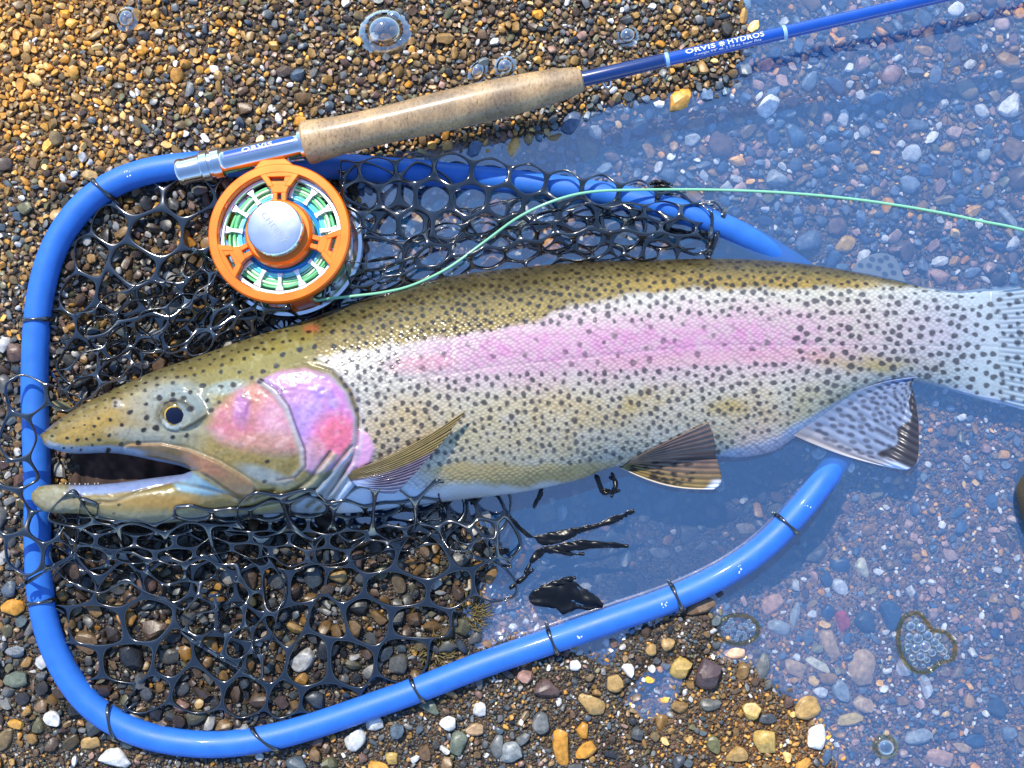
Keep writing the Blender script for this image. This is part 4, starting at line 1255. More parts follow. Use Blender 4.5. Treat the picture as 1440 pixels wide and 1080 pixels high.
def inflate(X, Y, Xc, upper, sign):
    t = f_top(X); b = f_bot(X); s = np.clip(2 * (Y - t) / (b - t) - 1, -1, 1)
    full = f_thick(X) * np.power(np.clip(1 - np.abs(s) ** 2.3, 0, 1), 0.62)
    lo, hi = part_xy(Xc, upper); w = np.clip(2 * (Y - lo[:, None]) / (hi - lo)[:, None] - 1, -1, 1)
    Tj = np.minimum(f_thick(Xc) * (1.0 if upper else 0.8), (0.62 if upper else 0.55) * (hi - lo))
    jaw = Tj[:, None] * np.power(np.clip(1 - np.abs(w) ** 2.4, 0, 1), 0.55)
    bl = sstep(254, 288, X)
    hgt = jaw * (1 - bl) + full * bl
    if sign < 0: return -0.80 * hgt
    edge = sstep(0, 10, hgt)
    return hgt + relief(X, Y) * edge

# --- spots painted by position (pigment), half pixel raster
SX0, SY0, SX1, SY1 = 30, 350, 1500, 750
SP = np.zeros(((SY1 - SY0) * 2, (SX1 - SX0) * 2), np.float32)
soc = {}
headline = interp([(55, 634), (110, 634), (160, 634), (200, 628), (225, 612), (262, 618), (300, 560), (335, 545), (400, 512), (440, 505), (475, 520)])
olive = interp([(440, 505), (480, 497), (580, 479), (653, 471), (730, 457), (763, 448), (797, 432), (880, 415), (960, 407), (1193, 406), (1300, 404), (1500, 400)])
lowline = interp([(480, 650), (520, 640), (560, 652), (600, 660), (640, 650), (700, 652), (830, 652), (900, 640), (1000, 640), (1090, 606), (1150, 575), (1200, 548), (1250, 530), (1300, 532), (1400, 560), (1500, 585)])
def spot_rule(x, y):
    """(radius, spacing, strength) or None"""
    t, b = float(f_top(x)), float(f_bot(x))
    if y < t + 1 or y > b - 3: return None
    if x < 478:
        if y > headline(x): return None
        if math.hypot((x - 250) / 34, (y - 580) / 25) < 1: return None
        if x < 140: return (2.5, 11, 1.0)
        if y < t + 26: return (3.0, 9.5, 0.95)
        return (4.1, 17.5, 1.0)
    if y > lowline(x): return None
    if sd_poly(np.array([float(x)]), np.array([float(y)]), OPERC)[0] > -4: return None
    if sd_poly(np.array([float(x)]), np.array([float(y)]), CLEI)[0] > -3: return None
    if y < olive(x): return (3.5, 8.8, 1.0)
    pink = 500 + (x - 560) * -0.045
    if 560 < x < 1120 and abs(y - pink) < 34:
        if random.random() > 0.016: return None
        return (4.2, 15, 0.7)
    if x > 1120: return (4.3, 11.4, 0.95)
    if y > lowline(x) - 60 and x > 640: return (3.4, 9.4, 0.95)
    return (3.9, 10.6, 0.95)
rs = random.Random(3)
spots = []
for _ in range(60000):
    x = rs.uniform(56, 1480); y = rs.uniform(362, 725)
    r_ = spot_rule(x, y)
    if r_ is None: continue
    r, sp, st = r_; gx, gy = int(x // 12), int(y // 12); ok = True
    for ax_ in range(gx - 2, gx + 3):
        for ay_ in range(gy - 2, gy + 3):
            for (qx, qy) in soc.get((ax_, ay_), ()):
                if (qx - x) ** 2 + (qy - y) ** 2 < sp * sp: ok = False; break
            if not ok: break
        if not ok: break
    if not ok: continue
    soc.setdefault((gx, gy), []).append((x, y)); spots.append((x, y, r * rs.uniform(0.7, 1.22), st))
for (x, y, r, st) in spots:
    a = r * rs.uniform(0.92, 1.18); b = r * rs.uniform(0.76, 0.98); an = rs.gauss(0.0, 0.5) + (1.35 if 478 < x < 1000 and y > olive(x) else 0.0) + (-0.45 if x < 478 else 0)
    t = float(f_top(x)); bt = float(f_bot(x)); k = min(1, 0.35 + (y - t) / 45.0)       # foreshortened towards the back
    R_ = int(a * 2) + 4; cx, cy = (x - SX0) * 2, (y - SY0) * 2
    x0, y0 = int(cx) - R_, int(cy) - R_
    if x0 < 0 or y0 < 0: continue
    sub = SP[y0:y0 + 2 * R_, x0:x0 + 2 * R_]
    yy, xx = np.mgrid[0:sub.shape[0], 0:sub.shape[1]]; xx = (xx + x0 - cx) / 2; yy = (yy + y0 - cy) / 2 / k
    u = xx * math.cos(an) + yy * math.sin(an); v = -xx * math.sin(an) + yy * math.cos(an)
    th = np.arctan2(v, u); wob = 1 + 0.06 * np.sin(2 * th + x) + 0.07 * np.sin(3 * th + y)
    dd = np.hypot(u / a, v / b) / wob
    np.maximum(sub, (st * np.clip((1.12 - dd) / 0.28, 0, 1)).astype(np.float32), out=sub)
print("spots", len(spots))
def spot_at(X, Y):
    fx = np.clip((X - SX0) * 2, 0, SP.shape[1] - 2); fy = np.clip((Y - SY0) * 2, 0, SP.shape[0] - 2)
    xi = fx.astype(int); yi = fy.astype(int); fx = fx - xi; fy = fy - yi
    return (SP[yi, xi] * (1 - fx) + SP[yi, xi + 1] * fx) * (1 - fy) + (SP[yi + 1, xi] * (1 - fx) + SP[yi + 1, xi + 1] * fx) * fy

def mixc(c, col, m): return c + (lin(col)[None, :] - c) * np.clip(m, 0, 1)[:, None]
def ell(X, Y, cx, cy, rx, ry, ang=0, soft=0.5):
    a = math.radians(ang); u = (X - cx) * math.cos(a) + (Y - cy) * math.sin(a); v = -(X - cx) * math.sin(a) + (Y - cy) * math.cos(a)
    return sstep(1 + soft, 1 - soft, np.hypot(u / rx, v / ry))

def skin(X, Y, upper):
    X = X.ravel(); Y = Y.ravel(); n = len(X)
    t = f_top(X); b = f_bot(X); N1 = fbm(X, Y, 40, 1); N2 = fbm(X, Y, 12, 2); N3 = fbm(X, Y, 5, 3)
    ol = olive(X) + 10 * (N2 - 0.5); lw = lowline(X) + 16 * (N1 - 0.5)
    # --- body: silver flank
    c = np.tile(lin((206, 199, 186)), (n, 1))
    c = mixc(c, (196, 196, 176), 0.7 * ell(X, Y, 1180, 445, 170, 45) * (0.6 + 0.8 * N2)); c = mixc(c, (158, 180, 194), sstep(1180, 1380, X) * 0.8)  # bluish tail end: the water's veil of reflected sky painted in
    # golden patches low on the flank
    def patch(cx, cy, rx, ry, an, k):
        return k * ell(X + 26 * (N2 - 0.5), Y + 22 * (N1 - 0.5), cx, cy, rx, ry, an, 0.8) * np.clip(0.35 + 1.3 * (fbm(X, Y, 22, 4) - 0.2), 0, 1.2)
    for col_, a_ in (((200, 180, 128), (760, 615, 190, 60, -4, 0.45)), ((208, 184, 140), (780, 602, 125, 50, -5, 1.0)), ((196, 170, 104), (912, 562, 46, 14, -12, 0.85)), ((204, 184, 148), (1040, 592, 55, 50, 0, 0.7)), ((206, 176, 132), (560, 604, 65, 42, -25, 0.95)),
                     ((188, 172, 116), (1120, 575, 110, 26, -8, 0.6)), ((196, 172, 100), (1215, 507, 84, 12, 4, 0.8)), ((184, 158, 80), (1030, 577, 30, 12, 0, 0.7)), ((218, 186, 154), (1075, 605, 42, 36, 0, 0.7)), ((204, 190, 150), (660, 600, 110, 45, 0, 0.6))):
        c = mixc(c, col_, patch(*a_))
    # pink band
    pc = 500 - (X - 560) * 0.045; pw = 40 + 14 * (N1 - 0.5) - 16 * sstep(650, 520, X); band = sstep(1.85, 0.1, np.abs(Y - pc + 10 * (N2 - 0.5)) / pw) * sstep(500, 700, X) * (1 - 0.7 * sstep(1040, 1260, X)) * (1 - 0.8 * sstep(1300, 1400, X))
    c = mixc(c, (208, 146, 182), band * np.clip(0.50 + 0.75 * (fbm(X, Y, 8, 6, 2) - 0.15) , 0, 1))
    c = mixc(c, (224, 164, 172), 0.40 * (0.3 + N2) * sstep(1.0, 0.4, np.abs(Y - pc - 24) / 14) * sstep(760, 900, X) * (1 - sstep(1120, 1250, X)))
    c = mixc(c, (222, 146, 165), 0.5 * ell(X, Y, 590, 512, 46, 12, -5) * (0.4 + N2))
    # golden belly and white underside, its bluish water shade painted in
    c = mixc(c, (206, 172, 104), 0.9 * sstep(-8, 6, Y - lw) * sstep(545, 600, X) * (1 - sstep(800, 960, X)))
    c = mixc(c, (212, 208, 206), sstep(0, 14, Y - (lw + 22)) * (1 - 0.0 * X)); c = mixc(c, (192, 202, 226), sstep(0, 10, Y - lw) * np.maximum(sstep(820, 980, X), 0) * 0.9)
    c = mixc(c, (176, 202, 236), 0.75 * ell(X, Y, 540, 690, 75, 34)); c = mixc(c, (236, 200, 190), 0.5 * ell(X, Y, 1075, 622, 40, 22))
    # olive back
    ob = sstep(6, -6, Y - ol) * (1 - sstep(1180, 1340, X) * sstep(4, 14, Y - t))
    back = np.tile(lin((172, 148, 78)), (n, 1)); back = mixc(back, (188, 152, 62), sstep(820, 960, X) * 0.6 * (0.4 + N2)); back = mixc(back, (120, 106, 62), sstep(0.75, 0.25, (Y - t) / np.maximum(ol - t, 20)))
    back = mixc(back, (84, 76, 52), sstep(0.35, 0.0, (Y - t) / np.maximum(ol - t, 20))); back *= (0.40 + 0.6 * N2)[:, None]
    c = c + (back - c) * ob[:, None]
    scale = np.ones(n)
    # --- head
    hm = sstep(505, 470, X + 0.0 * Y) ; hm = np.where(X < 505, 1 - sstep(0, 8, dist_poly(X, Y, [(398, 505), (440, 506), (468, 520), (494, 549), (507, 588), (505, 622), (495, 652), (478, 682), (458, 712), (452, 730)])[0] * np.where((X > np.interp(Y, [430, 505, 506, 520, 549, 588, 622, 652, 682, 730], [440, 440, 440, 468, 494, 507, 505, 495, 478, 452])), 1, -1)), 0)
    h = np.tile(lin((152, 138, 78)), (n, 1))
    h = mixc(h, (196, 164, 88), 0.9 * ell(X, Y, 135, 605, 95, 40, -18)); h = mixc(h, (108, 100, 66), sstep(34, 4, Y - t) * 0.75); h = mixc(h, (158, 146, 74), 0.8 * ell(X, Y, 360, 515, 90, 22, -22))
    h = mixc(h, (172, 172, 164), 0.8 * ell(X, Y, 222, 570, 48, 32, -20)); h = mixc(h, (160, 180, 192), 0.85 * ell(X, Y, 255, 567, 40, 27)); h = mixc(h, (178, 190, 190), 0.85 * ell(X, Y, 275, 612, 60, 18, 20)); h = mixc(h, (186, 192, 190), 0.8 * ell(X, Y, 205, 614, 50, 12, 8))
    h = mixc(h, (174, 200, 214), 0.7 * ell(X, Y, 318, 545, 28, 9, -10))
    gold = ell(X, Y, 345, 642, 85, 34, 14); h = mixc(h, (176, 156, 98), gold * (0.6 + 0.6 * N2)); h = mixc(h, (188, 178, 150), 0.6 * ell(X, Y, 395, 628, 32, 16))
    sdc = sd_poly(X, Y, CHEEK); h = mixc(h, (222, 128, 152), sstep(-10, 12, sdc) * (0.75 + 0.5 * (N2 - 0.5))); h = mixc(h, (206, 142, 118), 0.7 * ell(X, Y, 345, 562, 34, 20) * sstep(-4, 6, sdc)); h = mixc(h, (228, 168, 190), 0.85 * ell(X, Y, 392, 588, 28, 34, 20) * sstep(-6, 4, sdc))
    h = mixc(h, (188, 130, 190), 0.8 * ell(X, Y, 340, 575, 12, 24)); h = mixc(h, (206, 160, 130), 0.6 * ell(X, Y, 375, 622, 45, 16))
    sdo = sd_poly(X, Y, OPERC); op_ = sstep(-3, 4, sdo)
    h = mixc(h, (196, 158, 232), op_); h = mixc(h, (228, 130, 190), op_ * ell(X, Y, 480, 560, 26, 38, -20) * 0.5); h = mixc(h, (248, 122, 150), op_ * ell(X, Y, 472, 614, 34, 32, -35) * 0.95); h = mixc(h, (214, 150, 190), op_ * ell(X, Y, 415, 545, 30, 22) * 0.6)
    h = mixc(h, (196, 150, 120), op_ * sstep(24, 2, Y - 514) * 0.8); h = mixc(h, (224, 170, 176), op_ * ell(X, Y, 440, 640, 20, 24) * 0.7); h = mixc(h, (146, 120, 222), op_ * 0.6 * ell(X, Y, 455, 552, 14, 8)); h = mixc(h, (134, 124, 214), op_ * 0.7 * ell(X, Y, 468, 566, 7, 9))
    fl = fbm(X, Y, 9, 5, 2); fm = fbm(X, Y, 3.2, 7, 2); pk = np.maximum(sstep(-10, 8, sdc), op_)
    h = mixc(h, (236, 196, 196), 0.32 * pk * sstep(0.52, 0.74, fl)); h = mixc(h, (186, 140, 110), 0.25 * pk * sstep(0.46, 0.26, fl)); h = h * (1 - 0.28 * pk * (fm - 0.35))[:, None]
    h = mixc(h, (92, 78, 44), 0.35 * (1 - pk) * sstep(0.58, 0.78, fm)); h = mixc(h, (206, 196, 150), 0.25 * (1 - pk) * sstep(0.6, 0.8, fl))
    # lower face and lower jaw
    lj = sstep(0, 14, Y - np.interp(X, [44, 120, 200, 270, 330, 400, 440, 505], [690, 690, 684, 686, 690, 682, 676, 668]))
    h = mixc(h, (170, 154, 108), lj * (0.8 + 0.4 * (N2 - .5))); h = mixc(h, (184, 148, 80), lj * 0.7 * ell(X, Y, 250, 706, 100, 9, 2)); h = mixc(h, (168, 166, 148), lj * sstep(714, 730, Y) * 0.8)
    h = mixc(h, (176, 174, 156), 0.9 * ell(X, Y, 82, 702, 32, 20) * (0.3 + 1.0 * N3) * (0 if upper else 1)); h = mixc(h, (150, 172, 214), 0.6 * lj * sstep(716, 728, Y) * sstep(230, 330, X))
    h = mixc(h, (168, 186, 222), 0.75 * ell(X, Y, 440, 700, 50, 20, -30)); h = mixc(h, (176, 196, 214), 0.7 * ell(X, Y, 372, 668, 36, 10, 18))
    d, p = dist_poly(X, Y, MAXIL); wid = 10 + 6.5 * p; mx_ = sstep(1.02, 0.9, d / wid)
    h = mixc(h, (176, 140, 106), mx_ * (0.85 + 0.3 * (N2 - .5))); h = mixc(h, (190, 124, 110), mx_ * 0.5 * ell(X, Y, 290, 655, 30, 9, 28)); h = mixc(h, (200, 190, 170), 0.55 * np.exp(-((d - wid * 1.03) / 2.0) ** 2) * sstep(0.12, 0.3, p))
    h = mixc(h, (150, 196, 232), 0.95 * sstep(-3, 4, sd_poly(X, Y, MEMB)))
    if upper:
        lip = f_lipu(X); h = mixc(h, (176, 198, 236), np.where(X < 262, sstep(13, 7, lip - Y + 3 * (N3 - .5)), 0) * sstep(60, 72, X) * (1 - mx_ * sstep(190, 215, X) * sstep(7, 4, lip * 0 + 9 - (lip - Y))))
    else:
        lip = f_lipl(X); th = 14 - 4 * sstep(180, 260, X); h = mixc(h, (150, 172, 230), np.where(X < 268, sstep(th + 3, th - 3, Y - lip + 3 * (N3 - .5)), 0) * sstep(88, 112, X)); h = mixc(h, (206, 196, 160), 0.8 * np.where(X < 300, np.exp(-((Y - lip - th - 8 - 6 * (N1 - .5)) / 2.2) ** 2), 0) * sstep(100, 130, X) * (1 - sstep(200, 240, X)))  # blue sky reflection along the lower lip is painted on
        d, p = dist_poly(X, Y, JAWLINE); h = mixc(h, (120, 96, 60), 0.5 * np.exp(-(d / 2.2) ** 2))
    # plate edges
    d, p = dist_poly(X, Y, PREOP); h = mixc(h, (206, 200, 200), 0.9 * np.exp(-(d / 3.6) ** 2)); d, p = dist_poly(X - 5, Y + 2, PREOP); h = mixc(h, (84, 70, 74), 0.8 * np.exp(-(d / 1.7) ** 2))
    for k, b_ in enumerate(BR):
        d, p = dist_poly(X, Y, b_); h = mixc(h, (180, 202, 234) if k != 3 else (196, 190, 150), 0.85 * np.exp(-(d / 4.2) ** 2)); d, p = dist_poly(X + 6, Y + 4, b_); h = mixc(h, (120, 112, 66), 0.8 * np.exp(-(d / 3.0) ** 2))
    d, p = dist_poly(X, Y, [(228, 590), (240, 601), (256, 603), (274, 595), (290, 583)]); h = mixc(h, (96, 84, 60), 0.9 * np.exp(-(d / 2.4) ** 2)); e = np.hypot((X - 246) / 27, (Y - 583) / 22); h = mixc(h, (112, 96, 52), 0.75 * np.exp(-((e - 0.92) / 0.16) ** 2) * sstep(600, 575, Y + 0.3 * (X - 246)))
    h = mixc(h, (200, 194, 190), 0.8 * ell(X, Y, 165, 568, 8, 6)); h = mixc(h, (60, 50, 46), 0.9 * ell(X, Y, 162, 566, 3, 2.5))  # nostril with a painted pale glint and a dark hole
    for (sx, sy, sr) in ((343, 556, 4), (366, 536, 4.5), (376, 649, 3.2), (372, 677, 3), (398, 548, 3), (415, 530, 3), (243, 563, 4.6), (258, 560, 4), (234, 568, 4), (268, 575, 5), (297, 577, 4), (308, 566, 3), (160, 722, 2), (167, 710, 2.5), (140, 708, 2), (104, 700, 1.8), (97, 694, 1.8), (118, 703, 1.8)):
        h = mixc(h, (44, 38, 46), 0.85 * ell(X, Y, sx, sy, sr * 1.15, sr * 0.85, -20, 0.25))
    h = h * (0.82 + 0.36 * N3)[:, None]
    h = h * (1 - 0.22 * (1 - pk))[:, None] * (1 + (1 - pk)[:, None] * np.array([0.06, 0.02, -0.10])[None])
    c = c + (h - c) * hm[:, None]; scale *= (1 - hm)
    # pink skin behind the gill opening; the groove's shadow line is painted dark too
    k = sstep(-4, 4, sd_poly(X, Y, CLEI)); c = mixc(c, (232, 168, 206), k); scale *= 1 - k
    d, p = dist_poly(X, Y, GILLEDGE); c = mixc(c, (196, 190, 196), 0.7 * np.exp(-((d - 5) / 3) ** 2) * sstep(0.15, 0.3, p)); c = mixc(c, (92, 78, 74), 0.55 * np.exp(-(d / 2.0) ** 2) * sstep(0.1, 0.35, p) * (0.4 + 1.2 * (N2 - .1)))
    c = mixc(c, (190, 92, 62), 0.5 * ell(X, Y, 437, 462, 11, 6))
    # spots
    sp = spot_at(X, Y); dark = np.where((X < 478)[:, None], lin((30, 24, 22))[None], np.where((Y < ol)[:, None], lin((44, 34, 22))[None], (c * 0.08 + lin((62, 60, 72))[None] * 0.62)))
    c = c + (dark - c) * (sp * 0.95)[:, None]
    scale *= (0.55 + 0.8 * N1) * sstep(-2, 4, Y - t) * (1 - 0.7 * sstep(0, 14, Y - (lw + 22))) * (1 - 0.6 * sstep(1330, 1400, X))
    c = c * (0.94 + 0.12 * N1)[:, None]
    c = c * (0.84 - 0.12 * hm)[:, None]
    return np.clip(c, 0.004, 0.95), np.clip(scale, 0, 1)

rowsU = sorted(set(list(range(0, NU, 8)) + [NU - 1])); rowsL = sorted(set(list(range(0, NL, 8)) + [NL - 1]))
V = []; C = []; UVs = []; F = []
def add_sheet(X, Y, Xc, upper, sign):
    Z = f_mid(X) + S * inflate(X, Y, Xc, upper, sign)
    base = sum(len(v) for v in V)
    V.append(PA(X.ravel(), Y.ravel(), Z.ravel()))
    if sign > 0: col, sc = skin(X, Y, upper)
    else: col = np.tile(lin((190, 190, 196)), (X.size, 1)); sc = np.zeros(X.size)
    C.append(np.concatenate([col, sc[:, None]], 1)); UVs.append(np.stack([X.ravel(), Y.ravel()], -1))
    nc, nr = X.shape
    q = (np.arange(nc - 1)[:, None] * nr + np.arange(nr - 1)[None]).ravel() + base
    f = np.stack([q, q + 1, q + nr + 1, q + nr], -1)
    if sign < 0: f = f[:, ::-1]
    F.append(f); return base
b0 = add_sheet(Xu, Yu, XU, True, 1); b1 = add_sheet(Xl, Yl, XL, False, 1)
b2 = add_sheet(Xu[:, rowsU], Yu[:, rowsU], XU, True, -1); b3 = add_sheet(Xl[:, rowsL], Yl[:, rowsL], XL, False, -1)
V = np.concatenate(V); C = np.concatenate(C); UVs = np.concatenate(UVs); F = np.concatenate(F)
# weld shared edges: back, belly, lips and the mouth line behind the corner
ren = np.arange(len(V))
cols = np.arange(NC); ru, rl = len(rowsU), len(rowsL)
ren[b2 + cols * ru] = b0 + cols * NU; ren[b2 + cols * ru + ru - 1] = b0 + cols * NU + NU - 1
ren[b3 + cols * rl] = b1 + cols * NL; ren[b3 + cols * rl + rl - 1] = b1 + cols * NL + NL - 1
post = cols[NJ - 1:]
ren[b1 + post * NL] = b0 + post * NU + NU - 1
ren[b3 + post * rl] = b0 + post * NU + NU - 1
ren[b2 + post * ru + ru - 1] = b0 + post * NU + NU - 1
# behind the corner upper and lower bottom sheets are one skin
F = ren[F]
used = np.unique(F); new = np.full(len(V), -1); new[used] = np.arange(len(used)); F = new[F]
me = fast_mesh("body", V[used], F, C[used], True, UVs[used]); me.materials.append(MAT_FISH)
body = fix(link("body", me, None, trout))

def grid_mesh(name, X, Y, Z, col, parent, mat=None, thick=0.0006, sub=False):
    nc, nr = X.shape
    q = (np.arange(nc - 1)[:, None] * nr + np.arange(nr - 1)[None]).ravel()
    f = np.stack([q, q + 1, q + nr + 1, q + nr], -1)
    me = fast_mesh(name, PA(X.ravel(), Y.ravel(), Z.ravel()), f, np.concatenate([col, np.ones((len(col), 1))], 1)); me.materials.append(mat or MAT_FIN)
    o = fix(link(name, me, None, parent))
    s_ = o.modifiers.new("thick", 'SOLIDIFY'); s_.thickness = thick; s_.offset = 0
    return o

# mouth lining: sheet across the gap, the mouth's shade painted in dark
xs = np.linspace(84, 292, 60); ws = np.linspace(0, 1, 14)
X = np.repeat(xs[:, None], 14, 1); lo = np.where(xs < 270, f_lipu(xs) - 12, 650); hi = np.where(xs < 270, f_lipl(xs) + 12, 674)
X = X + (14 * np.sin(np.pi * ws) + 16 * vnoise(ws * 100, ws * 0, 17, 3))[None] * sstep(150, 84, X)
Y = lo[:, None] + (hi - lo)[:, None] * ws[None]; nn_ = fbm(X.ravel(), Y.ravel(), 14, 1); Z = f_mid(X) - 0.010 - 0.006 * np.sin(np.pi * ws)[None] + 0.005 * (nn_.reshape(X.shape) - 0.5)
grid_mesh("mouth_lining", X, Y, Z, lin((84, 62, 54))[None] * (0.12 + 1.6 * nn_[:, None] ** 2), trout, MAT_MOUTH)

tooth_me = None
for k in range(9):
    up_ = k >= 9; x_ = (86 + k * 6.5 + rs.uniform(-2, 2)) if not up_ else (150 + (k - 9) * 17)
    y_ = float(f_lipl(x_)) - 0.5 if not up_ else float(f_lipu(x_)) + 0.5
    if tooth_me is None:
        V_, F_ = lathe([(0, .0011), (.0014, .0007), (.0026, 0.0001)], (0, 0, 0), (0, 1, 0.35), 8); tooth_me = py_mesh("tooth", V_, F_)
        tooth_me.materials.append(simple("tooth", (0.72, 0.72, 0.68), rough=0.3))
    o = link("tooth", tooth_me, None, trout); o.location = P(x_, y_, float(f_mid(x_)) + 0.003) - wloc(trout); o.scale = (0.45, 0.4, 0.45)

# eye
ez = float(f_mid(247)) + S * 64.5; ec = P(247, 583, ez)
nr_, na = 26, 48; V = []; Cc = []
for i in range(nr_):
    fr_ = i / (nr_ - 1); r = 23.0 * fr_
    for k in range(na):
        a = 2 * math.pi * k / na
        zz = 12.0 * math.sqrt(max(0, 1 - (fr_ * 0.97) ** 2)) - 2.5
        x, y = r * math.cos(a), r * math.sin(a) * 0.92
        V.append((x * S, y * S, zz * S))
        pr = math.hypot(x - 1, (y + 1) * 1.05); an = math.atan2(y, x)
        g_ = vnoise(np.array([x]), np.array([y]), 3.0, 2)[0]; up = math.sin(an - 0.6)      # up: towards the brow
        if pr < 11.6: c = lin((12, 16, 40))
        elif pr < 13.6: c = lin((190, 160, 66)) * (0.35 + 0.6 * max(0, math.cos(an - 2.4)) + 0.3 * g_) if up > -0.9 else lin((180, 176, 156)) * (0.5 + 0.5 * g_)
        else:
            k_ = min(1, max(0, (math.cos(an - 2.0) + 0.35) / 0.8))
            c = (lin((104, 88, 44)) * k_ + lin((196, 198, 186)) * (1 - k_)) * (0.45 + 0.8 * g_)
            if pr > 19.5: c = c * 0.6
        Cc.append(c)
F = [(i * na + k, (i + 1) * na + k, (i + 1) * na + (k + 1) % na, i * na + (k + 1) % na) for i in range(nr_ - 1) for k in range(na)]
em = fast_mesh("eye", np.array(V) + np.array(ec), np.array(F), np.array(Cc)); em.materials.append(MAT_EYE)
fix(link("eye", em, None, trout))

def fin(name, root, tip, zfun, colfun, nu=90, nl=46, rays=16, rayamp=1.2, curve=None, thick=0.0006):
    rt = np.array(catmull([np.array(p, float) for p in root], 10)); tp = np.array(catmull([np.array(p, float) for p in tip], 10))
    def at(pl, u):
        d = np.concatenate([[0], np.cumsum(np.hypot(*np.diff(pl, axis=0).T))]); d /= d[-1]
        return np.stack([np.interp(u, d, pl[:, 0]), np.interp(u, d, pl[:, 1])], -1)
    u = np.linspace(0, 1, nu); l = np.linspace(0, 1, nl); a = at(rt, u); b = at(tp, u)
    U, Lm = np.meshgrid(u, l, indexing='ij')
    X = a[:, None, 0] + (b - a)[:, None, 0] * l[None]; Y = a[:, None, 1] + (b - a)[:, None, 1] * l[None]
    if curve: X, Y = curve(X, Y, U, Lm)
    ray = np.cos(2 * math.pi * U * rays + 0.8 * np.sin(5 * Lm))
    Z = zfun(X, Y, U, Lm) + S * rayamp * ray * sstep(0, .15, Lm)
    return grid_mesh(name, X, Y, Z, colfun(X.ravel(), Y.ravel(), U.ravel(), Lm.ravel(), ray.ravel()), trout, thick=thick)

def ray_dark(c, ray, k): return c * (1 - k * sstep(-0.2, -0.95, ray))[:, None]
# pectoral fin, folded along the flank
def pec_col(X, Y, U, L, ray):
    n = len(X); c = np.tile(lin((136, 116, 70)), (n, 1)); c = mixc(c, (100, 82, 48), 0.6 * sstep(0.5, 0.0, L)); c = mixc(c, (112, 98, 118), sstep(0.42, 0.52, U)); c = mixc(c, (150, 152, 176), sstep(0.72, 1.0, U) * 0.8)
    c = mixc(c, (196, 206, 236), sstep(0.5, 0.6, U) * sstep(0.45, 0.1, L)); c *= (0.75 + 0.5 * fbm(X, Y, 9, 2))[:, None]
    return ray_dark(c, ray, 0.85) if False else c * (1 - (0.7 * sstep(0.55, 0.3, U) + 0.25) * sstep(-0.1, -0.9, ray))[:, None]
def flank_over(h0, h1): return lambda X, Y, U, L: body_z(X, np.minimum(Y, f_bot(X) - 2)) + h0 + (h1 - h0) * L * (1 - 0.6 * U)
fin("pectoral_fin", [(490, 664), (489, 668), (491, 673), (496, 678), (503, 684)], [(655, 577), (646, 590), (637, 600), (630, 612), (606, 640), (588, 660), (570, 680), (556, 694)], flank_over(0.002, 0.0075), pec_col, rays=17, rayamp=1.3,
    curve=lambda X, Y, U, L: (X, Y + 9 * np.sin(np.pi * L) * (1 - 0.6 * U)))
# pelvic fin
PSP = [(rs.uniform(880, 975), rs.uniform(650, 680), rs.uniform(2, 3.4)) for _ in range(42)]
def pel_col(X, Y, U, L, ray):
    n = len(X); c = np.tile(lin((112, 92, 84)), (n, 1)); c = mixc(c, (134, 112, 62), sstep(0.55, 0.95, U) + 0.3 * sstep(0.4, 0, L)); c *= (0.75 + 0.5 * fbm(X, Y, 10, 1))[:, None]; c = ray_dark(c, ray, 0.28)
    for (sx, sy, sr) in PSP: c = mixc(c, (34, 28, 24), 0.85 * ell(X, Y, sx, sy, sr * 1.6, sr * 0.8, -6, 0.3))
    c = mixc(c, (222, 206, 184), 0.9 * sstep(0.955, 0.985, U)); c = mixc(c, (216, 226, 246), sstep(0.86, 0.95, L) * sstep(0.78, 0.9, U))
    return c
fin("pelvic_fin", [(900, 640), (886, 648), (872, 658)], [(996, 594), (1001, 606), (1004, 616), (1007, 640), (1014, 668), (1013, 680), (1004, 688)], lambda X, Y, U, L: np.maximum(0.0035 + 0.006 * (1 - U) * np.sin(np.pi * np.clip(L, 0, 1) * 0.9), body_z(np.clip(X, 60, 1400), np.minimum(Y, f_bot(X))) + 0.0012), pel_col, rays=13, rayamp=0.9,
    curve=lambda X, Y, U, L: (X, Y + 10 * np.sin(np.pi * L) * sstep(0.5, 1.0, U)))
# anal fin
ASP = []
for _ in range(4000):
    L_, U_ = rs.uniform(0.06, 0.72), rs.uniform(0.0, 0.92)
    if all((L_ - a_) ** 2 * 2.2 + (U_ - b_) ** 2 > 0.0058 for a_, b_ in ASP): ASP.append((L_, U_))
def ana_col(X, Y, U, L, ray):
    n = len(X); c = np.tile(lin((128, 142, 168)), (n, 1)); c = mixc(c, (160, 152, 152), sstep(0.8, 1.0, U)); c = mixc(c, (150, 172, 226), 0.6 * sstep(0.4, 0.0, U) * sstep(0.5, 0.0, L)); c *= (0.85 + 0.3 * fbm(X, Y, 14, 2))[:, None]; c = ray_dark(c, ray, 0.18)  # bluish base holds the sky veil of water over this fin
    for (l_, u_) in ASP: c = mixc(c, (74, 78, 96), 0.85 * sstep(1.25, 0.65, np.hypot((L - l_) / 0.036, (U - u_) / 0.019)))
    nz = fbm(X, Y, 9, 3); edge = 0.80 + 0.05 * np.sin(U * 21) - 0.10 * sstep(0.45, 0.65, U) * (1 - sstep(0.85, 1, U))
    dk = sstep(edge, edge + 0.03, L) * (1 - sstep(0.84, 0.90, U + 0.05 * nz))
    c = mixc(c, (50, 42, 42), dk * 0.93); c = mixc(c, (196, 214, 246), sstep(0.80, 0.9, L) * sstep(0.80, 0.90, U)); c = mixc(c, (226, 228, 236), 0.8 * sstep(0.965, 0.99, U) * L)
    return c
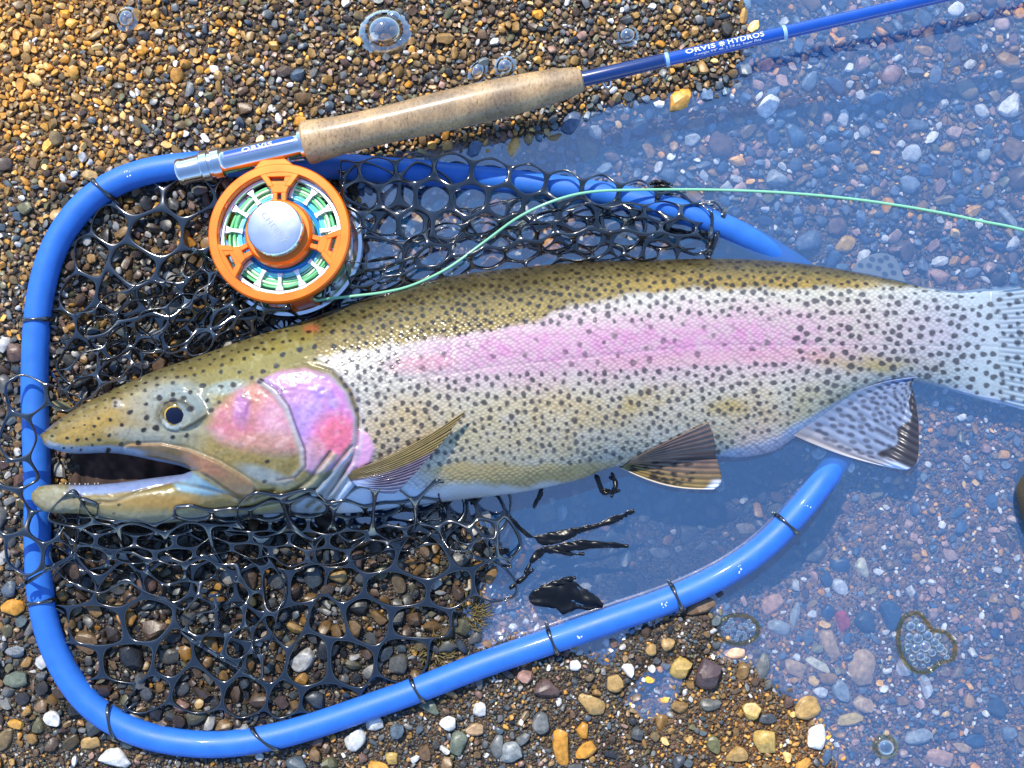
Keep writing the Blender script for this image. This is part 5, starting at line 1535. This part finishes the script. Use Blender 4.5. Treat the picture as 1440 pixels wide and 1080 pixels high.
fin("anal_fin", [(1290, 530), (1240, 538), (1192, 556), (1150, 586), (1114, 612)], [(1279, 538), (1287, 562), (1291, 590), (1292, 618), (1291, 640), (1286, 654), (1275, 660), (1256, 658)], lambda X, Y, U, L: 0.0012 + 0.0035 * sstep(0.72, 0.9, L) * (1 - sstep(0.86, 0.97, U)) + 0.0008 * np.sin(9 * U) + np.where(L < 0.12, 0.003 * (0.12 - L) / 0.12, 0), ana_col, nu=130, nl=70, rays=14, rayamp=1.0,
    curve=lambda X, Y, U, L: (X, Y + 5 * np.sin(np.pi * L) * sstep(0.75, 1.0, U)))
# adipose fin, under the water behind the back
def adi_col(X, Y, U, L, ray):
    c = np.tile(lin((150, 152, 146)), (len(X), 1))
    for (sx, sy) in ((1226, 365), (1238, 367), (1252, 374), (1235, 378), (1222, 374), (1246, 363), (1256, 384), (1210, 374), (1244, 386)): c = mixc(c, (72, 76, 82), 0.9 * ell(X, Y, sx, sy, 4.6, 3.6, 30, 0.25))
    return c
fin("adipose_fin", [(1196, 384), (1220, 388), (1250, 394), (1274, 399)], [(1205, 369), (1226, 358), (1246, 357), (1260, 366), (1268, 388)], lambda X, Y, U, L: -0.0045 - 0.002 * L + 0 * X, adi_col, rays=3, rayamp=0.3, thick=0.0015)
# tail fin, running out of the picture
TSP = []
for _ in range(6000):
    x_, u_ = rs.uniform(1372, 1600), rs.uniform(0.02, 0.98)
    if all(((x_ - a_) / 15) ** 2 + ((u_ - b_) * 190 / 10.5) ** 2 > 1 for a_, b_ in TSP): TSP.append((x_, u_))
def tail_col(X, Y, U, L, ray):
    c, _ = skin(np.minimum(X, 1496), Y, True); k = sstep(1385, 1440, X)
    c = c * (1 - 0.25 * k)[:, None] + (c * np.array([0.62, 0.85, 1.15])[None]) * (0.25 * k)[:, None]  # blue tint imitates reflected sky lying over the tail
    c = c * (1 - 0.30 * k * sstep(-0.1, -0.9, ray))[:, None]
    far = X > 1478
    for (x_, u_) in TSP:
        if x_ > 1484: c = mixc(c, (68, 74, 90), 0.85 * sstep(1.2, 0.75, np.hypot((X - x_) / 7.0, (U - u_) * 190 / 3.6)))
    return np.clip(c, 0.004, 0.95)
def tail_z(X, Y, U, L):
    return body_z(np.clip(X, 60, 1500), Y) - 0.0004
fin("tail_fin", [(1392, 404), (1392, 440), (1392, 485), (1392, 530), (1392, 565)], [(1640, 372), (1600, 430), (1578, 490), (1600, 560), (1640, 632)], tail_z, tail_col, nu=130, nl=90, rays=26, rayamp=0.7,
    curve=lambda X, Y, U, L: (X, np.clip(Y, f_top(np.clip(X, 40, 1500)) + 1 - 300 * (X > 1445), f_bot(np.clip(X, 40, 1500)) - 1 + 300 * (X > 1445))))

# ------------------------------------------------------------------ bubbles, foam, weed
def dome(r, hgt, n=28, m=9):
    V = []; F = []
    for i in range(m + 1):
        a = math.pi / 2 * i / m
        for k in range(n):
            t = 2 * math.pi * k / n; V.append((r * math.cos(a) * math.cos(t), r * math.cos(a) * math.sin(t), hgt * math.sin(a)))
    for i in range(m):
        for k in range(n): F.append((i * n + k, i * n + (k + 1) % n, (i + 1) * n + (k + 1) % n, (i + 1) * n + k))
    return V, F
def ringm(r0, r1, h, n=40):
    prof = [(0.0, r1), (h * 0.55, r1 * 0.7 + r0 * 0.3), (h, r0 * 0.75 + r1 * 0.25), (h * 0.5, r0)]
    return lathe(prof, (0, 0, 0), (0, 0, 1), n)
def meniscus(r0, r1, h, n=40):
    V = []; F = []
    for (r, z) in ((r1, 0), (r1 * .8 + r0 * .2, h * .25), (r1 * .4 + r0 * .6, h * .7), (r0, h)):
        for k in range(n): V.append((r * math.cos(2 * math.pi * k / n), r * math.sin(2 * math.pi * k / n), z))
    for i in range(3):
        for k in range(n): F.append((i * n + k, i * n + (k + 1) % n, (i + 1) * n + (k + 1) % n, (i + 1) * n + k))
    return V, F
def bubble(px, py, r, lab, group=None, amber=False, extra=()):
    z = max(0.0004, float(bed_z(np.array([px]), np.array([py]))[0]) + 0.0012)
    e = empty("bubble", P(px, py, z)); tag(e, lab, "bubble", group)
    m = MB(); m.add(*dome(r * S, r * S * 0.75)); m.build("film", MAT_BUBBLE, e)
    m = MB(); m.add(*meniscus(r * S, r * S * 1.45, r * S * 0.3)); m.build("meniscus", MAT_MENISCUS if amber else MAT_BUBBLE, e)
    for (dx, dy, rr) in extra:
        m = MB(); V, F = dome(rr * S, rr * S * 0.8, 18, 6); m.add([(v[0] + dx * S, v[1] - dy * S, v[2] + 0.0002) for v in V], F); m.build("small_bubble", MAT_BUBBLE, e)
    e.scale = (random.uniform(0.95, 1.1), random.uniform(0.85, 0.98), 1); e.rotation_euler = (0, 0, random.uniform(0, 3))
    return e
bubble(541, 44, 27, "large clear bubble on the gravel above the cork grip", extra=[(14, -20, 13), (-20, -14, 6), (-26, 4, 5), (-14, -24, 5), (22, 18, 7)])
bubble(178, 26, 13, "clear bubble on orange gravel near the top left", extra=[(10, 8, 5)])
bubble(882, 50, 12, "small bubble on gravel just above the blue blank", extra=[(-9, 6, 4)])
bubble(710, 94, 12, "right one of two small bubbles above the cork grip", extra=[(8, 8, 4)])
bubble(672, 100, 11, "left one of two small bubbles above the cork grip", extra=[(-8, 5, 4)])
bubble(1245, 1050, 13, "single amber ringed bubble near the bottom right", amber=True)

cl = empty("bubble_cluster", P(1302, 905, 0.0003)); tag(cl, "heart shaped raft of clear bubbles on the water at lower right", "bubbles")
for (x, y, r) in ((1280, 880, 8), (1294, 882, 8), (1278, 895, 7), (1290, 897, 9), (1304, 893, 8), (1300, 908, 10), (1287, 911, 8), (1314, 903, 8), (1321, 910, 8), (1310, 917, 7), (1294, 922, 8), (1326, 915, 7), (1282, 924, 6), (1303, 927, 6), (1331, 924, 5), (1286, 934, 5), (1298, 936, 4), (1276, 908, 6), (1288, 872, 5), (1318, 894, 6), (1276, 915, 5)):
    m = MB(); V, F = dome(r * S, r * S * 0.85, 20, 7); m.add([(v[0] + (x - 1302) * S, v[1] - (y - 905) * S, v[2]) for v in V], F); m.build("bubble", MAT_BUBBLE, cl)
hp = catmull([(1272, 868), (1290, 862), (1303, 874), (1312, 886), (1330, 890), (1342, 905), (1340, 925), (1322, 932), (1306, 944), (1288, 944), (1272, 930), (1264, 908), (1264, 885)], 8, True)
m = MB(); m.add(*tube([(((p[0] - 1302) * S), -(p[1] - 905) * S, 0.0002) for p in hp], 0.0016, 10, closed=True)); m.build("meniscus", MAT_MENISCUS, cl)
fo = empty("foam_patch", P(1038, 885, 0.0003)); tag(fo, "oval patch of tiny bubbles beside the salmon stone by the rim", "foam")
m = MB()
for _ in range(70):
    a = random.uniform(0, 6.28); q = math.sqrt(random.random()); x, y = 25 * q * math.cos(a), 17 * q * math.sin(a); r = random.uniform(2, 4.5)
    V, F = dome(r * S, r * S * 0.9, 10, 4); m.add([(v[0] + x * S, v[1] - y * S, v[2]) for v in V], F)
o = m.build("tiny_bubbles", MAT_BUBBLE, fo); tag(o, kind="stuff")
m = MB(); m.add(*tube([(29 * S * math.cos(t), 20 * S * math.sin(t), 0) for t in np.linspace(0, 6.283, 40, endpoint=False)], 0.0016, 8, closed=True)); m.build("meniscus", MAT_MENISCUS, fo)

MAT_WEED = simple("olive weed", (0.13, 0.10, 0.03), rough=0.5, var=0.5, vscale=300)
def weed(px, py, R_, n, lab, z0=None):
    z = float(bed_z(np.array([px]), np.array([py]))[0]) + 0.001
    e = empty("blade_tuft", P(px, py, z)); tag(e, lab, "weed"); m = MB()
    for _ in range(n):
        a = random.uniform(0, 6.28); q = R_ * math.sqrt(random.random()) * 0.7; bx, by = q * math.cos(a) * 1.3, q * math.sin(a); a2 = a + random.gauss(0, 0.7); L_ = R_ * random.uniform(0.35, 0.8)
        pts = [Vector((bx * S, by * S, 0)), Vector(((bx + L_ * 0.5 * math.cos(a2)) * S, (by + L_ * 0.5 * math.sin(a2)) * S, random.uniform(.001, .004))), Vector(((bx + L_ * math.cos(a2 + .3)) * S, (by + L_ * math.sin(a2 + .3)) * S, random.uniform(.0005, .003)))]
        m.add(*tube(pts, [0.0005, 0.0006, 0.0001], 4))
    m.build("blades", MAT_WEED, e)
weed(1082, 24, 26, 110, "olive weed tuft on the bed above the blue rod")
weed(655, 860, 30, 130, "olive tuft of thin blades inside the net's lower rim")  # thin olive blades fanned out at the edge of the blue water
weed(610, 915, 26, 90, "brownish tuft of thin blades in the net close to the rim under the other")
